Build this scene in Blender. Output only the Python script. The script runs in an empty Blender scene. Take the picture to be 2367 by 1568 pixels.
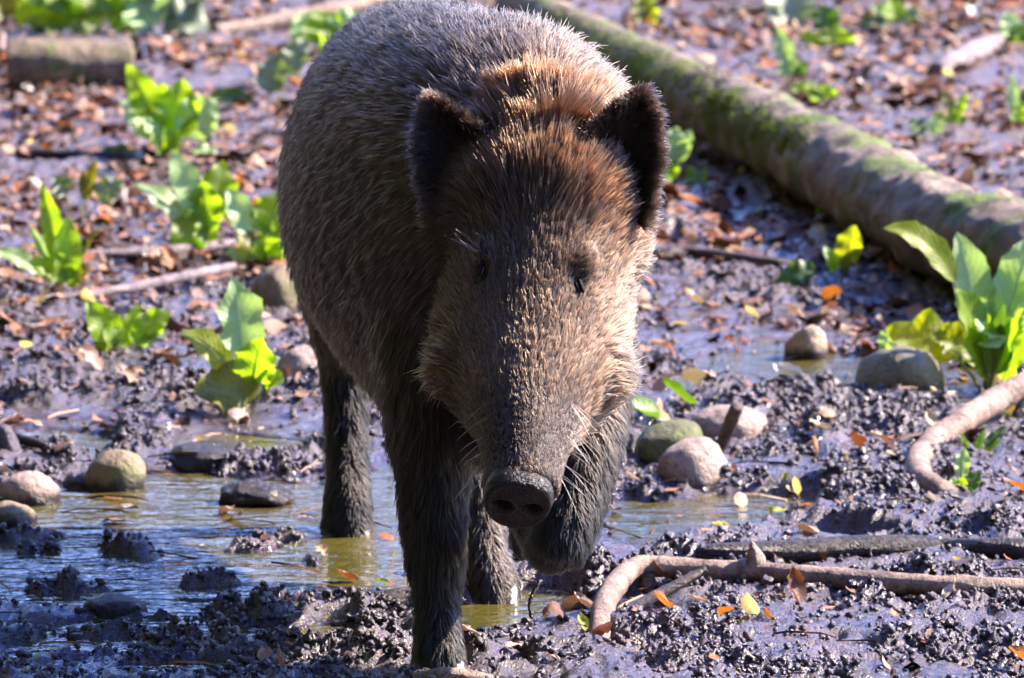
import bpy, math, random, time
import numpy as np
from mathutils import Vector, Matrix
from mathutils.kdtree import KDTree

random.seed(11)
RNG = np.random.default_rng(11)
SC = bpy.context.scene
COL = SC.collection
T0 = time.time()

# ------------------------------------------------------------------ camera
CAM_H, PITCH, FPX = 1.73, math.radians(10.5), 13300.0     # FPX: focal length for a picture 2367 wide
cam_data = bpy.data.cameras.new('camera')
cam = bpy.data.objects.new('camera', cam_data)
COL.objects.link(cam)
cam.location = (0, 0, CAM_H)
cam.rotation_euler = (math.pi / 2 - PITCH, 0, 0)
cam_data.sensor_width = 36.0
cam_data.lens = 36.0 * FPX / 2367.0
cam_data.clip_start = 0.5
cam_data.clip_end = 2000
cam_data.dof.use_dof = True
cam_data.dof.focus_distance = 7.02
cam_data.dof.aperture_fstop = 10.0
SC.camera = cam

# ------------------------------------------------------------------ sky, sun, exposure
SUN_DIR = Vector((0.735, 0.27, 0.62)).normalized()          # towards the sun
sun_el = math.asin(SUN_DIR.z)
sun_az = math.atan2(SUN_DIR.x, SUN_DIR.y)
world = bpy.data.worlds.new('World')
SC.world = world
world.use_nodes = True
wn = world.node_tree
wn.nodes.clear()
w_out = wn.nodes.new('ShaderNodeOutputWorld')
w_bg = wn.nodes.new('ShaderNodeBackground')
w_sky = wn.nodes.new('ShaderNodeTexSky')
w_sky.sky_type = 'NISHITA'
w_sky.sun_disc = False
w_sky.sun_elevation = sun_el
w_sky.sun_rotation = sun_az
w_sky.air_density = 1.0
w_sky.dust_density = 0.5
w_sky.ozone_density = 4.0
w_bg.inputs['Strength'].default_value = 0.125
w_hs = wn.nodes.new('ShaderNodeHueSaturation')
w_hs.inputs['Hue'].default_value = 0.53
w_hs.inputs['Saturation'].default_value = 1.6
wn.links.new(w_sky.outputs[0], w_hs.inputs['Color'])
CLOUD_SHIFT = 2.6
w_tc = wn.nodes.new('ShaderNodeTexCoord')                 # scattered sunlit clouds all over the sky
w_cn = wn.nodes.new('ShaderNodeTexNoise')
w_cn.inputs['Scale'].default_value = 4.5
w_cn.inputs['Detail'].default_value = 6
w_cn.inputs['Roughness'].default_value = 0.6
w_mp = wn.nodes.new('ShaderNodeMapping')
w_mp.inputs['Location'].default_value = (CLOUD_SHIFT, 0.0, 0.0)
wn.links.new(w_tc.outputs['Generated'], w_mp.inputs['Vector'])
wn.links.new(w_mp.outputs[0], w_cn.inputs['Vector'])
w_cr = wn.nodes.new('ShaderNodeValToRGB')
w_cr.color_ramp.elements[0].position = 0.53
w_cr.color_ramp.elements[1].position = 0.63
wn.links.new(w_cn.outputs['Fac'], w_cr.inputs['Fac'])
w_mx = wn.nodes.new('ShaderNodeMix')
w_mx.data_type = 'RGBA'
w_mx.inputs[7].default_value = (6.5, 8.5, 14.0, 1)
wn.links.new(w_cr.outputs['Color'], w_mx.inputs[0])
wn.links.new(w_hs.outputs[0], w_mx.inputs[6])
wn.links.new(w_mx.outputs[2], w_bg.inputs['Color'])
wn.links.new(w_bg.outputs[0], w_out.inputs['Surface'])

sun_data = bpy.data.lights.new('sun', 'SUN')
sun_data.energy = 5.0
sun_data.angle = math.radians(0.5)
sun_data.color = (1.0, 0.86, 0.72)
sun = bpy.data.objects.new('sun', sun_data)
COL.objects.link(sun)
sun.rotation_euler = (-SUN_DIR).to_track_quat('-Z', 'Y').to_euler()
sun.location = SUN_DIR * 30

SC.view_settings.view_transform = 'Standard'
SC.view_settings.look = 'None'
SC.view_settings.gamma = 1.0
SC.view_settings.use_curve_mapping = False
SC.view_settings.exposure = 2.1
SC.cycles.max_bounces = 8
SC.cycles.transparent_max_bounces = 8
SC.cycles_curves.shape = 'RIBBONS'
SC.cycles_curves.subdivisions = 2

# ------------------------------------------------------------------ pixel <-> place
CT, ST = math.cos(PITCH), math.sin(PITCH)


def ray(px, py):
    a, b = (px - 1183.5) / FPX, (py - 784) / FPX
    return Vector((a, CT - b * ST, -ST - b * CT))


def ground(px, py, z=0.0):
    d = ray(px, py)
    t = (z - CAM_H) / d.z
    return Vector((d.x * t, d.y * t, z))


def at(px, py, y):
    d = ray(px, py)
    t = y / d.y
    return Vector((d.x * t, y, CAM_H + d.z * t))


def scale_at(y, z=0.0):                                    # pixels per metre
    return FPX / (y * CT + (CAM_H - z) * ST)


def project(x, y, z):
    dep = y * CT - (z - CAM_H) * ST
    up = y * ST + (z - CAM_H) * CT
    return 1183.5 + FPX * x / dep, 784 - FPX * up / dep


# ------------------------------------------------------------------ noise (vectorised gradient noise)
_P = RNG.permutation(4096).astype(np.int64)
_G = RNG.normal(size=(4096, 3))
_G /= np.linalg.norm(_G, axis=1)[:, None]


def noise3(p):
    i = np.floor(p).astype(np.int64)
    f = p - i
    u = f * f * f * (f * (f * 6 - 15) + 10)
    out = 0.0
    for dx in (0, 1):
        hx = _P[(i[:, 0] + dx) & 4095]
        wx = u[:, 0] if dx else 1 - u[:, 0]
        for dy in (0, 1):
            hy = _P[(hx + i[:, 1] + dy) & 4095]
            wy = u[:, 1] if dy else 1 - u[:, 1]
            for dz in (0, 1):
                g = _G[_P[(hy + i[:, 2] + dz) & 4095]]
                wz = u[:, 2] if dz else 1 - u[:, 2]
                dot = g[:, 0] * (f[:, 0] - dx) + g[:, 1] * (f[:, 1] - dy) + g[:, 2] * (f[:, 2] - dz)
                out = out + wx * wy * wz * dot
    return out


def noise2(x, y, s, seed=0.0):
    return noise3(np.stack([x / s + seed * 17.3, y / s - seed * 9.1, np.full_like(x, seed * 3.7 + 0.37)], 1))


def smooth(a, b, x):
    t = np.clip((x - a) / (b - a), 0, 1)
    return t * t * (3 - 2 * t)


# ------------------------------------------------------------------ the ground's shape
POOLS = [(430, 1185, 520, 95), (300, 1310, 460, 50), (420, 1390, 420, 46), (330, 1455, 330, 18), (700, 1475, 160, 14), (1720, 1180, 220, 50),  (120, 1345, 330, 62), (560, 1370, 360, 34), (890, 1210, 130, 130), (800, 1320, 190, 90),
         (1130, 1440, 120, 46), (120, 1490, 140, 22), (400, 1535, 130, 20), (110, 1030, 150, 32), (600, 1040, 190, 26),
         (1780, 862, 200, 62), (2010, 862, 280, 55), (2240, 890, 170, 48), (2310, 950, 120, 34), (1640, 1195, 240, 58),
         (1790, 1170, 120, 34), (1650, 1368, 95, 22), (1250, 1405, 150, 44), (1450, 1330, 90, 25), (820, 1450, 110, 24), (1560, 905, 90, 30)]
FLATS = [(1600, 370, 190, 70), (1640, 800, 220, 60), (1900, 760, 260, 40), (2100, 720, 150, 50), (1480, 1420, 160, 40),
         (300, 690, 160, 22), (120, 980, 260, 30), (560, 1000, 240, 35), (1950, 1260, 200, 20), (900, 1080, 120, 60), (1380, 1250, 200, 70)]
RIDGES = [(185, 1352, 90, 16), (60, 1296, 60, 8), (300, 1292, 90, 9), (560, 1287, 100, 11), (650, 1264, 50, 10),
          (470, 1346, 90, 8), (130, 1442, 120, 12), (560, 1428, 100, 16), (740, 1400, 90, 9), (715, 1312, 22, 9),
          (270, 1478, 150, 10), (520, 1505, 180, 14), (840, 1445, 110, 13), (1060, 1345, 40, 12), (600, 1098, 50, 9), (1765, 1255, 50, 40),
          (1860, 1215, 50, 28), (1500, 1150, 60, 30), (1400, 1270, 60, 14), (640, 1392, 50, 8)]


def _mask(px, py, items, a=1.2, b=0.75):
    m = np.zeros_like(px)
    for cx, cy, rx, ry in items:
        r = np.sqrt(((px - cx) / rx) ** 2 + ((py - cy) / ry) ** 2)
        m = np.maximum(m, smooth(a, b, r))
    return m


def height(x, y):
    x = np.asarray(x, float).ravel()
    y = np.asarray(y, float).ravel()
    h = np.zeros_like(x)
    nb = (y > 5.0) & (y < 20) & (np.abs(x) < 4.5)
    far = ~nb
    h[far] = 0.02 + 0.05 * noise2(x[far], y[far], 3.0, 5) + 0.012 * noise2(x[far], y[far], 0.4, 6)
    X, Y = x[nb], y[nb]
    if len(X) == 0:
        return h
    px, py = project(X, Y, np.zeros_like(X))
    w1, w2 = noise2(X, Y, 0.22, 1), noise2(X, Y, 0.20, 2)
    w3 = noise2(X, Y, 0.05, 3)
    qx = px + 120 * w1 + 25 * w3
    qy = py + 42 * w2 + 10 * w3
    pool = _mask(qx, qy, POOLS)
    flat = _mask(qx, qy, FLATS)
    ridge = _mask(qx, qy, RIDGES, 1.25, 0.3)
    pool = pool * (1 - ridge)
    base = 0.019 + 0.03 * noise2(X, Y, 0.9, 4) + 0.018 * noise2(X, Y, 0.3, 7)
    base += 0.25 * smooth(14, 20, Y) * noise2(X, Y, 3.0, 5)
    base = base * (1 - flat) + flat * (0.004 + 0.012 * noise2(X, Y, 0.25, 8))
    base = base * (1 - pool) - 0.020 * pool
    base = base * (1 - ridge) + ridge * 0.012
    patch = smooth(-0.25, 0.35, noise2(X, Y, 0.16, 9))
    amp = (0.35 + 0.9 * patch) * (1 - 0.75 * flat) * (1 - 0.55 * pool) * (0.85 + 0.35 * ridge)
    c1 = np.abs(noise2(X + 0.012 * w3, Y, 0.075, 10))
    c2 = np.abs(noise2(X + 0.006 * w3, Y, 0.030, 11))
    c3 = np.abs(noise2(X, Y, 0.0135, 12))
    c4 = noise2(X, Y, 0.0085, 13)
    c5 = np.abs(noise2(X, Y, 0.0075, 15))
    lump = 0.066 * c1 + 0.036 * c2 + 0.024 * c3 + 0.012 * c5 + 0.004 * c4 - 0.018
    holes = smooth(0.26, 0.42, noise2(X, Y, 0.05, 14)) * 0.022 + smooth(0.25, 0.36, noise2(X, Y, 0.13, 24)) * 0.022
    amp = amp * (1 - 0.45 * smooth(8.6, 10.5, Y))
    h[nb] = base + amp * (lump - holes * (1 - ridge))
    return h


def hz(x, y):
    return float(height(np.array([x]), np.array([y]))[0])


# ------------------------------------------------------------------ object helpers
def tag(o, label=None, cat=None, group=None, kind=None):
    if label: o['label'] = label
    if cat: o['category'] = cat
    if group: o['group'] = group
    if kind: o['kind'] = kind
    return o


def empty(name, loc):
    o = bpy.data.objects.new(name, None)
    o.location = loc
    o.empty_display_size = 0.05
    COL.objects.link(o)
    return o


def link(name, me, parent=None, local=False):
    """a mesh in world coordinates (or, with local, in its parent's)"""
    o = bpy.data.objects.new(name, me)
    COL.objects.link(o)
    if parent is not None:
        o.parent = parent
        if not local:
            o.location = -Vector(parent.location)
    return o


def np_mesh(name, V, quads=None, tris=None, mat=None, shade=True):
    me = bpy.data.meshes.new(name)
    V = np.asarray(V, np.float32)
    me.vertices.add(len(V))
    me.vertices.foreach_set('co', V.ravel())
    loops, starts, n = [], [], 0
    if quads is not None and len(quads):
        q = np.asarray(quads, np.int32)
        loops.append(q.ravel()); starts.append(np.arange(len(q), dtype=np.int32) * 4); n = q.size
    if tris is not None and len(tris):
        t = np.asarray(tris, np.int32)
        loops.append(t.ravel()); starts.append(n + np.arange(len(t), dtype=np.int32) * 3)
    L = np.concatenate(loops); S = np.concatenate(starts)
    me.loops.add(len(L)); me.loops.foreach_set('vertex_index', L)
    me.polygons.add(len(S)); me.polygons.foreach_set('loop_start', S)
    me.polygons.foreach_set('use_smooth', np.full(len(S), shade))
    me.update(calc_edges=True)
    me.validate()
    if mat is not None:
        me.materials.append(mat)
    return me


def grid_faces(nr, nc, wrap=False):
    r = np.arange(nr - 1)[:, None]
    c = np.arange(nc if wrap else nc - 1)[None, :]
    c2 = (c + 1) % nc
    a = r * nc + c
    b = r * nc + c2
    return np.stack([a, b, b + nc, a + nc], -1).reshape(-1, 4)


def catmull(P, n):
    """resample rows of P (points and radii) along a Catmull-Rom spline"""
    P = np.asarray(P, float)
    Q = np.vstack([2 * P[0] - P[1], P, 2 * P[-1] - P[-2]])
    out = []
    for s in np.linspace(0, len(P) - 1, n):
        i = min(int(s), len(P) - 2)
        t = s - i
        p0, p1, p2, p3 = Q[i], Q[i + 1], Q[i + 2], Q[i + 3]
        out.append(0.5 * ((2 * p1) + (-p0 + p2) * t + (2 * p0 - 5 * p1 + 4 * p2 - p3) * t * t + (-p0 + 3 * p1 - 3 * p2 + p3) * t ** 3))
    return np.array(out)


def loft(rows, side=(1, 0, 0), n=40, m=32, narrow=0.0, sup=2.0, axis=None):
    """closed tube; rows = (x, y, z, half width, half height); returns verts, quads, tris, ring parameter"""
    R = catmull(rows, n)
    C, hw, hh = R[:, :3], np.maximum(R[:, 3], 0.002), np.maximum(R[:, 4], 0.002)
    T = np.gradient(C, axis=0)
    T /= np.linalg.norm(T, axis=1)[:, None]
    if axis is not None:
        T = np.repeat(np.asarray(axis, float)[None], n, 0)
    S = np.asarray(side, float)[None, :] - (T @ np.asarray(side, float))[:, None] * T
    S /= np.linalg.norm(S, axis=1)[:, None]
    U = np.cross(S, T)
    a = np.linspace(0, 2 * np.pi, m, endpoint=False)
    ca, sa = np.cos(a), np.sin(a)
    ca = np.sign(ca) * np.abs(ca) ** (2 / sup)
    sa = np.sign(sa) * np.abs(sa) ** (2 / sup)
    W = 1 - narrow * np.clip(sa, 0, 1) ** 2
    V = C[:, None, :] + S[:, None, :] * (hw[:, None] * (ca * W)[None])[:, :, None] + U[:, None, :] * (hh[:, None] * sa[None])[:, :, None]
    V = V.reshape(-1, 3)
    q = grid_faces(n, m, True)
    V = np.vstack([V, C[0], C[-1]])
    i0, i1 = n * m, n * m + 1
    k = np.arange(m); k2 = (k + 1) % m
    t = np.vstack([np.stack([np.full(m, i0), k2, k], 1), np.stack([np.full(m, i1), (n - 1) * m + k, (n - 1) * m + k2], 1)])
    par = np.concatenate([np.repeat(np.linspace(0, 1, n), m), [0, 1]])
    return V, q, t, par


def ellipsoid(c, r, n=16, m=24, rot=None):
    th = np.linspace(0, np.pi, n)[1:-1]
    ph = np.linspace(0, 2 * np.pi, m, endpoint=False)
    V = np.stack([np.sin(th)[:, None] * np.cos(ph), np.sin(th)[:, None] * np.sin(ph), np.repeat(np.cos(th)[:, None], m, 1)], -1).reshape(-1, 3)
    V = np.vstack([V, [0, 0, 1], [0, 0, -1]])
    nn = n - 2
    q = grid_faces(nn, m, True)[:, ::-1][:, ::-1]
    k = np.arange(m); k2 = (k + 1) % m
    t = np.vstack([np.stack([np.full(m, nn * m), k, k2], 1), np.stack([np.full(m, nn * m + 1), (nn - 1) * m + k2, (nn - 1) * m + k], 1)])
    q = q[:, [0, 3, 2, 1]]
    t2 = np.vstack([t])
    V = V * np.asarray(r)
    if rot is not None:
        V = V @ np.asarray(rot).T
    return V + np.asarray(c), q, t2


# ------------------------------------------------------------------ material helpers
class NT:
    def __init__(self, name):
        self.m = bpy.data.materials.new(name)
        self.m.use_nodes = True
        self.t = self.m.node_tree
        self.t.nodes.clear()
        self.out = self.n('ShaderNodeOutputMaterial')

    def n(self, kind, **kw):
        o = self.t.nodes.new(kind)
        for k, v in kw.items():
            setattr(o, k, v)
        return o

    def l(self, a, b):
        self.t.links.new(a, b)

    def coord(self, which='Object'):
        return self.n('ShaderNodeTexCoord').outputs[which]

    def pos(self):
        return self.n('ShaderNodeNewGeometry').outputs['Position']

    def noise(self, vec, scale, detail=4, rough=0.55, dist=0.0):
        o = self.n('ShaderNodeTexNoise')
        o.inputs['Scale'].default_value = scale
        o.inputs['Detail'].default_value = detail
        o.inputs['Roughness'].default_value = rough
        o.inputs['Distortion'].default_value = dist
        self.l(vec, o.inputs['Vector'])
        return o.outputs['Fac']

    def ramp(self, fac, stops):
        o = self.n('ShaderNodeValToRGB')
        e = o.color_ramp.elements
        while len(e) < len(stops):
            e.new(0.5)
        for el, (p, c) in zip(e, stops):
            el.position = p
            el.color = (c[0], c[1], c[2], 1) if not isinstance(c, (int, float)) else (c, c, c, 1)
        self.l(fac, o.inputs['Fac'])
        return o.outputs['Color']

    def mix(self, fac, a, b, mode='MIX'):
        o = self.n('ShaderNodeMix', data_type='RGBA', blend_type=mode)
        for v, i in ((fac, 0), (a, 6), (b, 7)):
            if isinstance(v, (int, float)):
                o.inputs[i].default_value = v
            elif isinstance(v, tuple):
                o.inputs[i].default_value = (*v, 1)
            else:
                self.l(v, o.inputs[i])
        return o.outputs[2]

    def mapping(self, vec, scale=(1, 1, 1), rot=(0, 0, 0)):
        o = self.n('ShaderNodeMapping')
        o.inputs['Scale'].default_value = scale
        o.inputs['Rotation'].default_value = rot
        self.l(vec, o.inputs['Vector'])
        return o.outputs[0]

    def bump(self, h, strength=0.5, dist=0.005, normal=None):
        o = self.n('ShaderNodeBump')
        o.inputs['Strength'].default_value = strength
        o.inputs['Distance'].default_value = dist
        self.l(h, o.inputs['Height'])
        if normal is not None:
            self.l(normal, o.inputs['Normal'])
        return o.outputs[0]

    def bsdf(self, color, rough=0.6, spec=0.5, normal=None, ior=1.5, coat=0.0, sheen=0.0):
        o = self.n('ShaderNodeBsdfPrincipled')
        for v, k in ((color, 'Base Color'), (rough, 'Roughness'), (spec, 'Specular IOR Level'), (ior, 'IOR'), (coat, 'Coat Weight')):
            if isinstance(v, (int, float)):
                o.inputs[k].default_value = v
            elif isinstance(v, tuple):
                o.inputs[k].default_value = (*v, 1)
            else:
                self.l(v, o.inputs[k])
        if coat:
            o.inputs['Coat Roughness'].default_value = 0.08
            o.inputs['Coat IOR'].default_value = 1.33
        if normal is not None:
            self.l(normal, o.inputs['Normal'])
        return o

    def done(self, shader):
        self.l(shader, self.out.inputs['Surface'])
        return self.m


def mat_mud():
    k = NT('wet_mud')
    p = k.pos()
    n1 = k.noise(p, 9, 5, 0.6)
    n2 = k.noise(p, 55, 4, 0.65)
    n3 = k.noise(p, 330, 3, 0.65)
    col = k.ramp(n1, [(0.3, (0.018, 0.011, 0.018)), (0.55, (0.052, 0.033, 0.052)), (0.75, (0.13, 0.088, 0.118))])
    col = k.mix(k.ramp(n2, [(0.45, 0.0), (0.72, 0.6)]), col, (0.022, 0.016, 0.017))
    speck = k.ramp(k.noise(p, 420, 2, 0.5), [(0.60, 0.0), (0.70, 0.7)])
    col = k.mix(speck, col, (0.16, 0.11, 0.085))
    # drier, paler, browner towards the litter-strewn rise behind
    sep = k.n('ShaderNodeSeparateXYZ'); k.l(p, sep.inputs[0])
    mr = k.n('ShaderNodeMapRange'); mr.interpolation_type = 'SMOOTHSTEP'
    k.l(sep.outputs['Y'], mr.inputs[0])
    mr.inputs[1].default_value = 8.2; mr.inputs[2].default_value = 11.5
    dry = k.ramp(n2, [(0.38, (0.034, 0.019, 0.022)), (0.65, (0.135, 0.074, 0.070))])
    col = k.mix(mr.outputs[0], col, dry)
    wet = k.n('ShaderNodeMapRange'); wet.interpolation_type = 'SMOOTHSTEP'
    k.l(sep.outputs['Z'], wet.inputs[0]); wet.inputs[1].default_value = 0.014; wet.inputs[2].default_value = 0.003
    rough = k.mix(wet.outputs[0], k.ramp(n1, [(0.35, 0.22), (0.7, 0.48)]), (0.10, 0.10, 0.10))
    rough = k.mix(mr.outputs[0], rough, (0.5, 0.5, 0.5))
    b = k.bump(n3, 0.9, 0.005, k.bump(n2, 0.6, 0.014))
    s = k.bsdf(col, rough, 0.8, b, 1.5, 0.35)
    return k.done(s.outputs[0])


def mat_water():
    k = NT('muddy_water')
    p = k.pos()
    pm = k.mapping(p, (9, 26, 1), (0, 0, 0.25))
    r1 = k.noise(pm, 1.0, 3, 0.5, 0.6)
    r2 = k.noise(k.mapping(p, (45, 110, 1), (0, 0, -0.3)), 1.0, 2, 0.5, 0.4)
    n1 = k.noise(p, 5, 3)
    col = k.ramp(n1, [(0.3, (0.055, 0.056, 0.008)), (0.7, (0.085, 0.068, 0.018))])
    b = k.bump(r2, 0.25, 0.010, k.bump(r1, 0.85, 0.020))
    s = k.bsdf(col, 0.015, 1.0, b, 1.62)
    return k.done(s.outputs[0])


def mat_bark(name, cols, moss=0.0, wet=0.55, ring=90, sc=1.0):
    k = NT(name)
    p = k.coord('Object')
    n1 = k.noise(p, 14 * sc, 5, 0.6)
    n2 = k.noise(p, 70 * sc, 5, 0.65)
    n3 = k.noise(p, 5 * sc, 4, 0.6, 0.4)
    col = k.ramp(n1, [(0.3, cols[0]), (0.52, cols[1]), (0.72, cols[2])])
    col = k.mix(k.ramp(n2, [(0.5, 0.0), (0.75, 0.75)]), col, cols[0])
    if moss:
        col = k.mix(k.ramp(n3, [(0.60 - 0.15 * moss, 0.0), (0.70 - 0.15 * moss, 0.95)]), col, k.ramp(n2, [(0.35, (0.05, 0.085, 0.008)), (0.7, (0.17, 0.24, 0.018))]))
    crk = k.noise(k.mapping(p, (60 * sc, 60 * sc, 60 * sc)), 1.0, 6, 0.7, 1.2)
    col = k.mix(k.ramp(crk, [(0.38, 0.7), (0.46, 0.0)]), col, tuple(c * 0.4 for c in cols[0]))
    b = k.bump(crk, 0.7, 0.010, k.bump(n2, 0.7, 0.008, k.bump(n1, 0.6, 0.016)))
    s = k.bsdf(col, wet, 0.35, b)
    return k.done(s.outputs[0])


def mat_stone(name, cols, lichen=None, muddy=0.0, wet=0.5):
    k = NT(name)
    p = k.coord('Object')
    n1 = k.noise(p, 25, 6, 0.65)
    n2 = k.noise(p, 130, 5, 0.7)
    col = k.ramp(n1, [(0.3, cols[0]), (0.55, cols[1]), (0.75, cols[2])])
    col = k.mix(k.ramp(n2, [(0.50, 0.0), (0.72, 0.7)]), col, tuple(c * 0.4 for c in cols[0]))
    if lichen:
        col = k.mix(k.ramp(k.noise(p, 18, 4, 0.6), [(0.45, 0.0), (0.6, 0.85)]), col, lichen)
    # a splash line of wet mud at the foot
    sep = k.n('ShaderNodeSeparateXYZ'); k.l(k.pos(), sep.inputs[0])
    wob = k.n('ShaderNodeMath', operation='MULTIPLY_ADD'); k.l(n1, wob.inputs[0]); wob.inputs[1].default_value = -0.034; k.l(sep.outputs['Z'], wob.inputs[2])
    mr = k.n('ShaderNodeMapRange'); k.l(wob.outputs[0], mr.inputs[0])
    mr.inputs[1].default_value = 0.005 + muddy; mr.inputs[2].default_value = -0.010 + muddy
    col = k.mix(mr.outputs[0], col, (0.028, 0.021, 0.022))
    rough = k.mix(mr.outputs[0], (wet, wet, wet), (0.2, 0.2, 0.2))
    b = k.bump(n2, 0.9, 0.007, k.bump(n1, 0.8, 0.018))
    s = k.bsdf(col, rough, 0.4, b)
    return k.done(s.outputs[0])


def mat_leaf(name, top, under, trans, tw=0.4, spots=None, veins=True, gloss=0.48, island=False):
    """leaf with a lighter midrib and side veins along its UV, lit through when the sun is behind"""
    k = NT(name)
    uv = k.coord('UV')
    p = k.coord('Object')
    info = k.n('ShaderNodeObjectInfo').outputs['Random']
    n1 = k.noise(p, 45, 4, 0.6)
    col = k.mix(n1, top, under)
    hs = k.n('ShaderNodeHueSaturation')
    if island:
        info = k.n('ShaderNodeNewGeometry').outputs['Random Per Island']
    vr = k.n('ShaderNodeMapRange'); k.l(info, vr.inputs[0]); vr.inputs[3].default_value = 0.6; vr.inputs[4].default_value = 1.35
    k.l(vr.outputs[0], hs.inputs['Value']); k.l(col, hs.inputs['Color'])
    col = hs.outputs[0]
    if spots:
        col = k.mix(k.ramp(k.noise(p, 130, 3, 0.6), [(0.60, 0.0), (0.68, 0.9)]), col, spots)
    tcol = k.mix(0.0, trans, trans)
    if spots:
        tcol = k.mix(k.ramp(k.noise(p, 130, 3, 0.6), [(0.60, 0.0), (0.68, 0.9)]), tcol, spots)
    sepv = k.n('ShaderNodeSeparateXYZ'); k.l(uv, sepv.inputs[0])
    # midrib at u = 0.5, side veins slanting forward
    a = k.n('ShaderNodeMath', operation='SUBTRACT'); k.l(sepv.outputs[0], a.inputs[0]); a.inputs[1].default_value = 0.5
    ab = k.n('ShaderNodeMath', operation='ABSOLUTE'); k.l(a.outputs[0], ab.inputs[0])
    rib = k.ramp(ab.outputs[0], [(0.02, 1.0), (0.05, 0.0)])
    sl = k.n('ShaderNodeMath', operation='MULTIPLY_ADD'); k.l(ab.outputs[0], sl.inputs[0]); sl.inputs[1].default_value = -0.55; k.l(sepv.outputs[1], sl.inputs[2])
    sn = k.n('ShaderNodeMath', operation='MULTIPLY'); k.l(sl.outputs[0], sn.inputs[0]); sn.inputs[1].default_value = 62.0
    si = k.n('ShaderNodeMath', operation='SINE'); k.l(sn.outputs[0], si.inputs[0])
    side = k.ramp(si.outputs[0], [(0.80, 0.0), (0.97, 0.28)])
    if veins:
        vein = k.mix(1.0, rib, side, 'LIGHTEN')
        col = k.mix(vein, col, tuple(min(1, c * 1.5 + 0.03) for c in top))
        h = k.mix(1.0, si.outputs[0], rib, 'SUBTRACT')
        nrm = k.bump(n1, 0.4, 0.003, k.bump(h, 0.12, 0.0015))
    else:
        nrm = k.bump(n1, 0.5, 0.003)
    s = k.bsdf(col, gloss, 0.5, nrm)
    tr = k.n('ShaderNodeBsdfTranslucent'); k.l(tcol, tr.inputs['Color']); k.l(nrm, tr.inputs['Normal'])
    mx = k.n('ShaderNodeMixShader'); mx.inputs[0].default_value = tw
    k.l(s.outputs[0], mx.inputs[1]); k.l(tr.outputs[0], mx.inputs[2])
    return k.done(mx.outputs[0])


def mat_plain(name, col, rough=0.5, spec=0.5, bump=0.0, bscale=200, coat=0.0, var=0.5):
    k = NT(name)
    p = k.coord('Object')
    n = k.noise(p, bscale, 4, 0.6)
    c = k.mix(n, tuple(x * (1 - var) for x in col), tuple(min(1, x * (1 + var)) for x in col))
    s = k.bsdf(c, rough, spec, k.bump(n, bump, 0.004) if bump else None, coat=coat)
    return k.done(s.outputs[0])


def mat_hair():
    k = NT('boar_hair')
    a = k.n('ShaderNodeAttribute', attribute_name='hair_color')
    h = k.n('ShaderNodeBsdfHairPrincipled', model='CHIANG', parametrization='COLOR')
    k.l(a.outputs['Color'], h.inputs['Color'])
    h.inputs['Roughness'].default_value = 0.42
    h.inputs['Radial Roughness'].default_value = 0.45
    h.inputs['Random Roughness'].default_value = 0.15
    h.inputs['Coat'].default_value = 0.0
    return k.done(h.outputs[0])


M = {}
M['mud'] = mat_mud()
M['water'] = mat_water()
M['hair'] = mat_hair()
M['skin'] = mat_plain('boar_skin', (0.012, 0.008, 0.007), 0.7, 0.12, 0.5, 120)
M['nose'] = mat_plain('wet_snout', (0.011, 0.007, 0.006), 0.30, 0.30, 0.9, 200, 0.1)
M['eye'] = mat_plain('dark_eye', (0.005, 0.004, 0.004), 0.3, 0.4)
M['hoof'] = mat_plain('muddy_hoof', (0.03, 0.023, 0.02), 0.3, 0.6, 0.8, 90)
M['trunk'] = mat_bark('mossy_trunk_bark', [(0.06, 0.047, 0.038), (0.22, 0.165, 0.125), (0.42, 0.32, 0.24)], 0.58, 0.6)
M['log'] = mat_bark('cut_log_bark', [(0.05, 0.04, 0.028), (0.19, 0.14, 0.092), (0.36, 0.27, 0.17)], 0.12, 0.6)
M['endgrain'] = mat_plain('cut_wood', (0.35, 0.25, 0.14), 0.7, 0.3, 0.3, 60)
M['branch'] = mat_bark('pale_branch_bark', [(0.12, 0.08, 0.062), (0.34, 0.235, 0.18), (0.46, 0.33, 0.25)], 0, 0.5, sc=1.6)
M['greystick'] = mat_bark('grey_stick_bark', [(0.12, 0.09, 0.095), (0.28, 0.22, 0.225), (0.42, 0.33, 0.335)], 0, 0.5, sc=1.6)
M['darkstick'] = mat_bark('wet_dark_bark', [(0.014, 0.010, 0.010), (0.032, 0.022, 0.020), (0.075, 0.05, 0.045)], 0, 0.3, sc=1.6)
M['brownstick'] = mat_bark('brown_stick_bark', [(0.045, 0.032, 0.03), (0.11, 0.075, 0.065), (0.20, 0.14, 0.12)], 0, 0.45, sc=1.6)
M['moss'] = mat_plain('moss', (0.16, 0.22, 0.015), 0.9, 0.2)

# ------------------------------------------------------------------ ground sheet
ucol = np.concatenate([-np.geomspace(30, 0.22, 26), np.linspace(-0.2, -0.125, 40)[:-1], np.linspace(-0.125, 0.125, 470), np.linspace(0.125, 0.2, 40)[1:], np.geomspace(0.22, 30, 26)])
yrow = np.concatenate([np.linspace(-60, 4.5, 14), np.linspace(5.0, 6.3, 60), np.geomspace(6.31, 14.8, 780), np.geomspace(14.9, 20, 60), np.geomspace(20.5, 700, 40)])
srow = np.clip(yrow, 6.3, 20.0)
GX = (srow[:, None] * ucol[None, :])
GY = np.repeat(yrow[:, None], len(ucol), 1)
GZ = height(GX, GY)
ground_me = np_mesh('mud_ground', np.stack([GX.ravel(), GY.ravel(), GZ], 1), grid_faces(len(yrow), len(ucol)), mat=M['mud'])
tag(link('mud_ground', ground_me), kind='structure')

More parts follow.
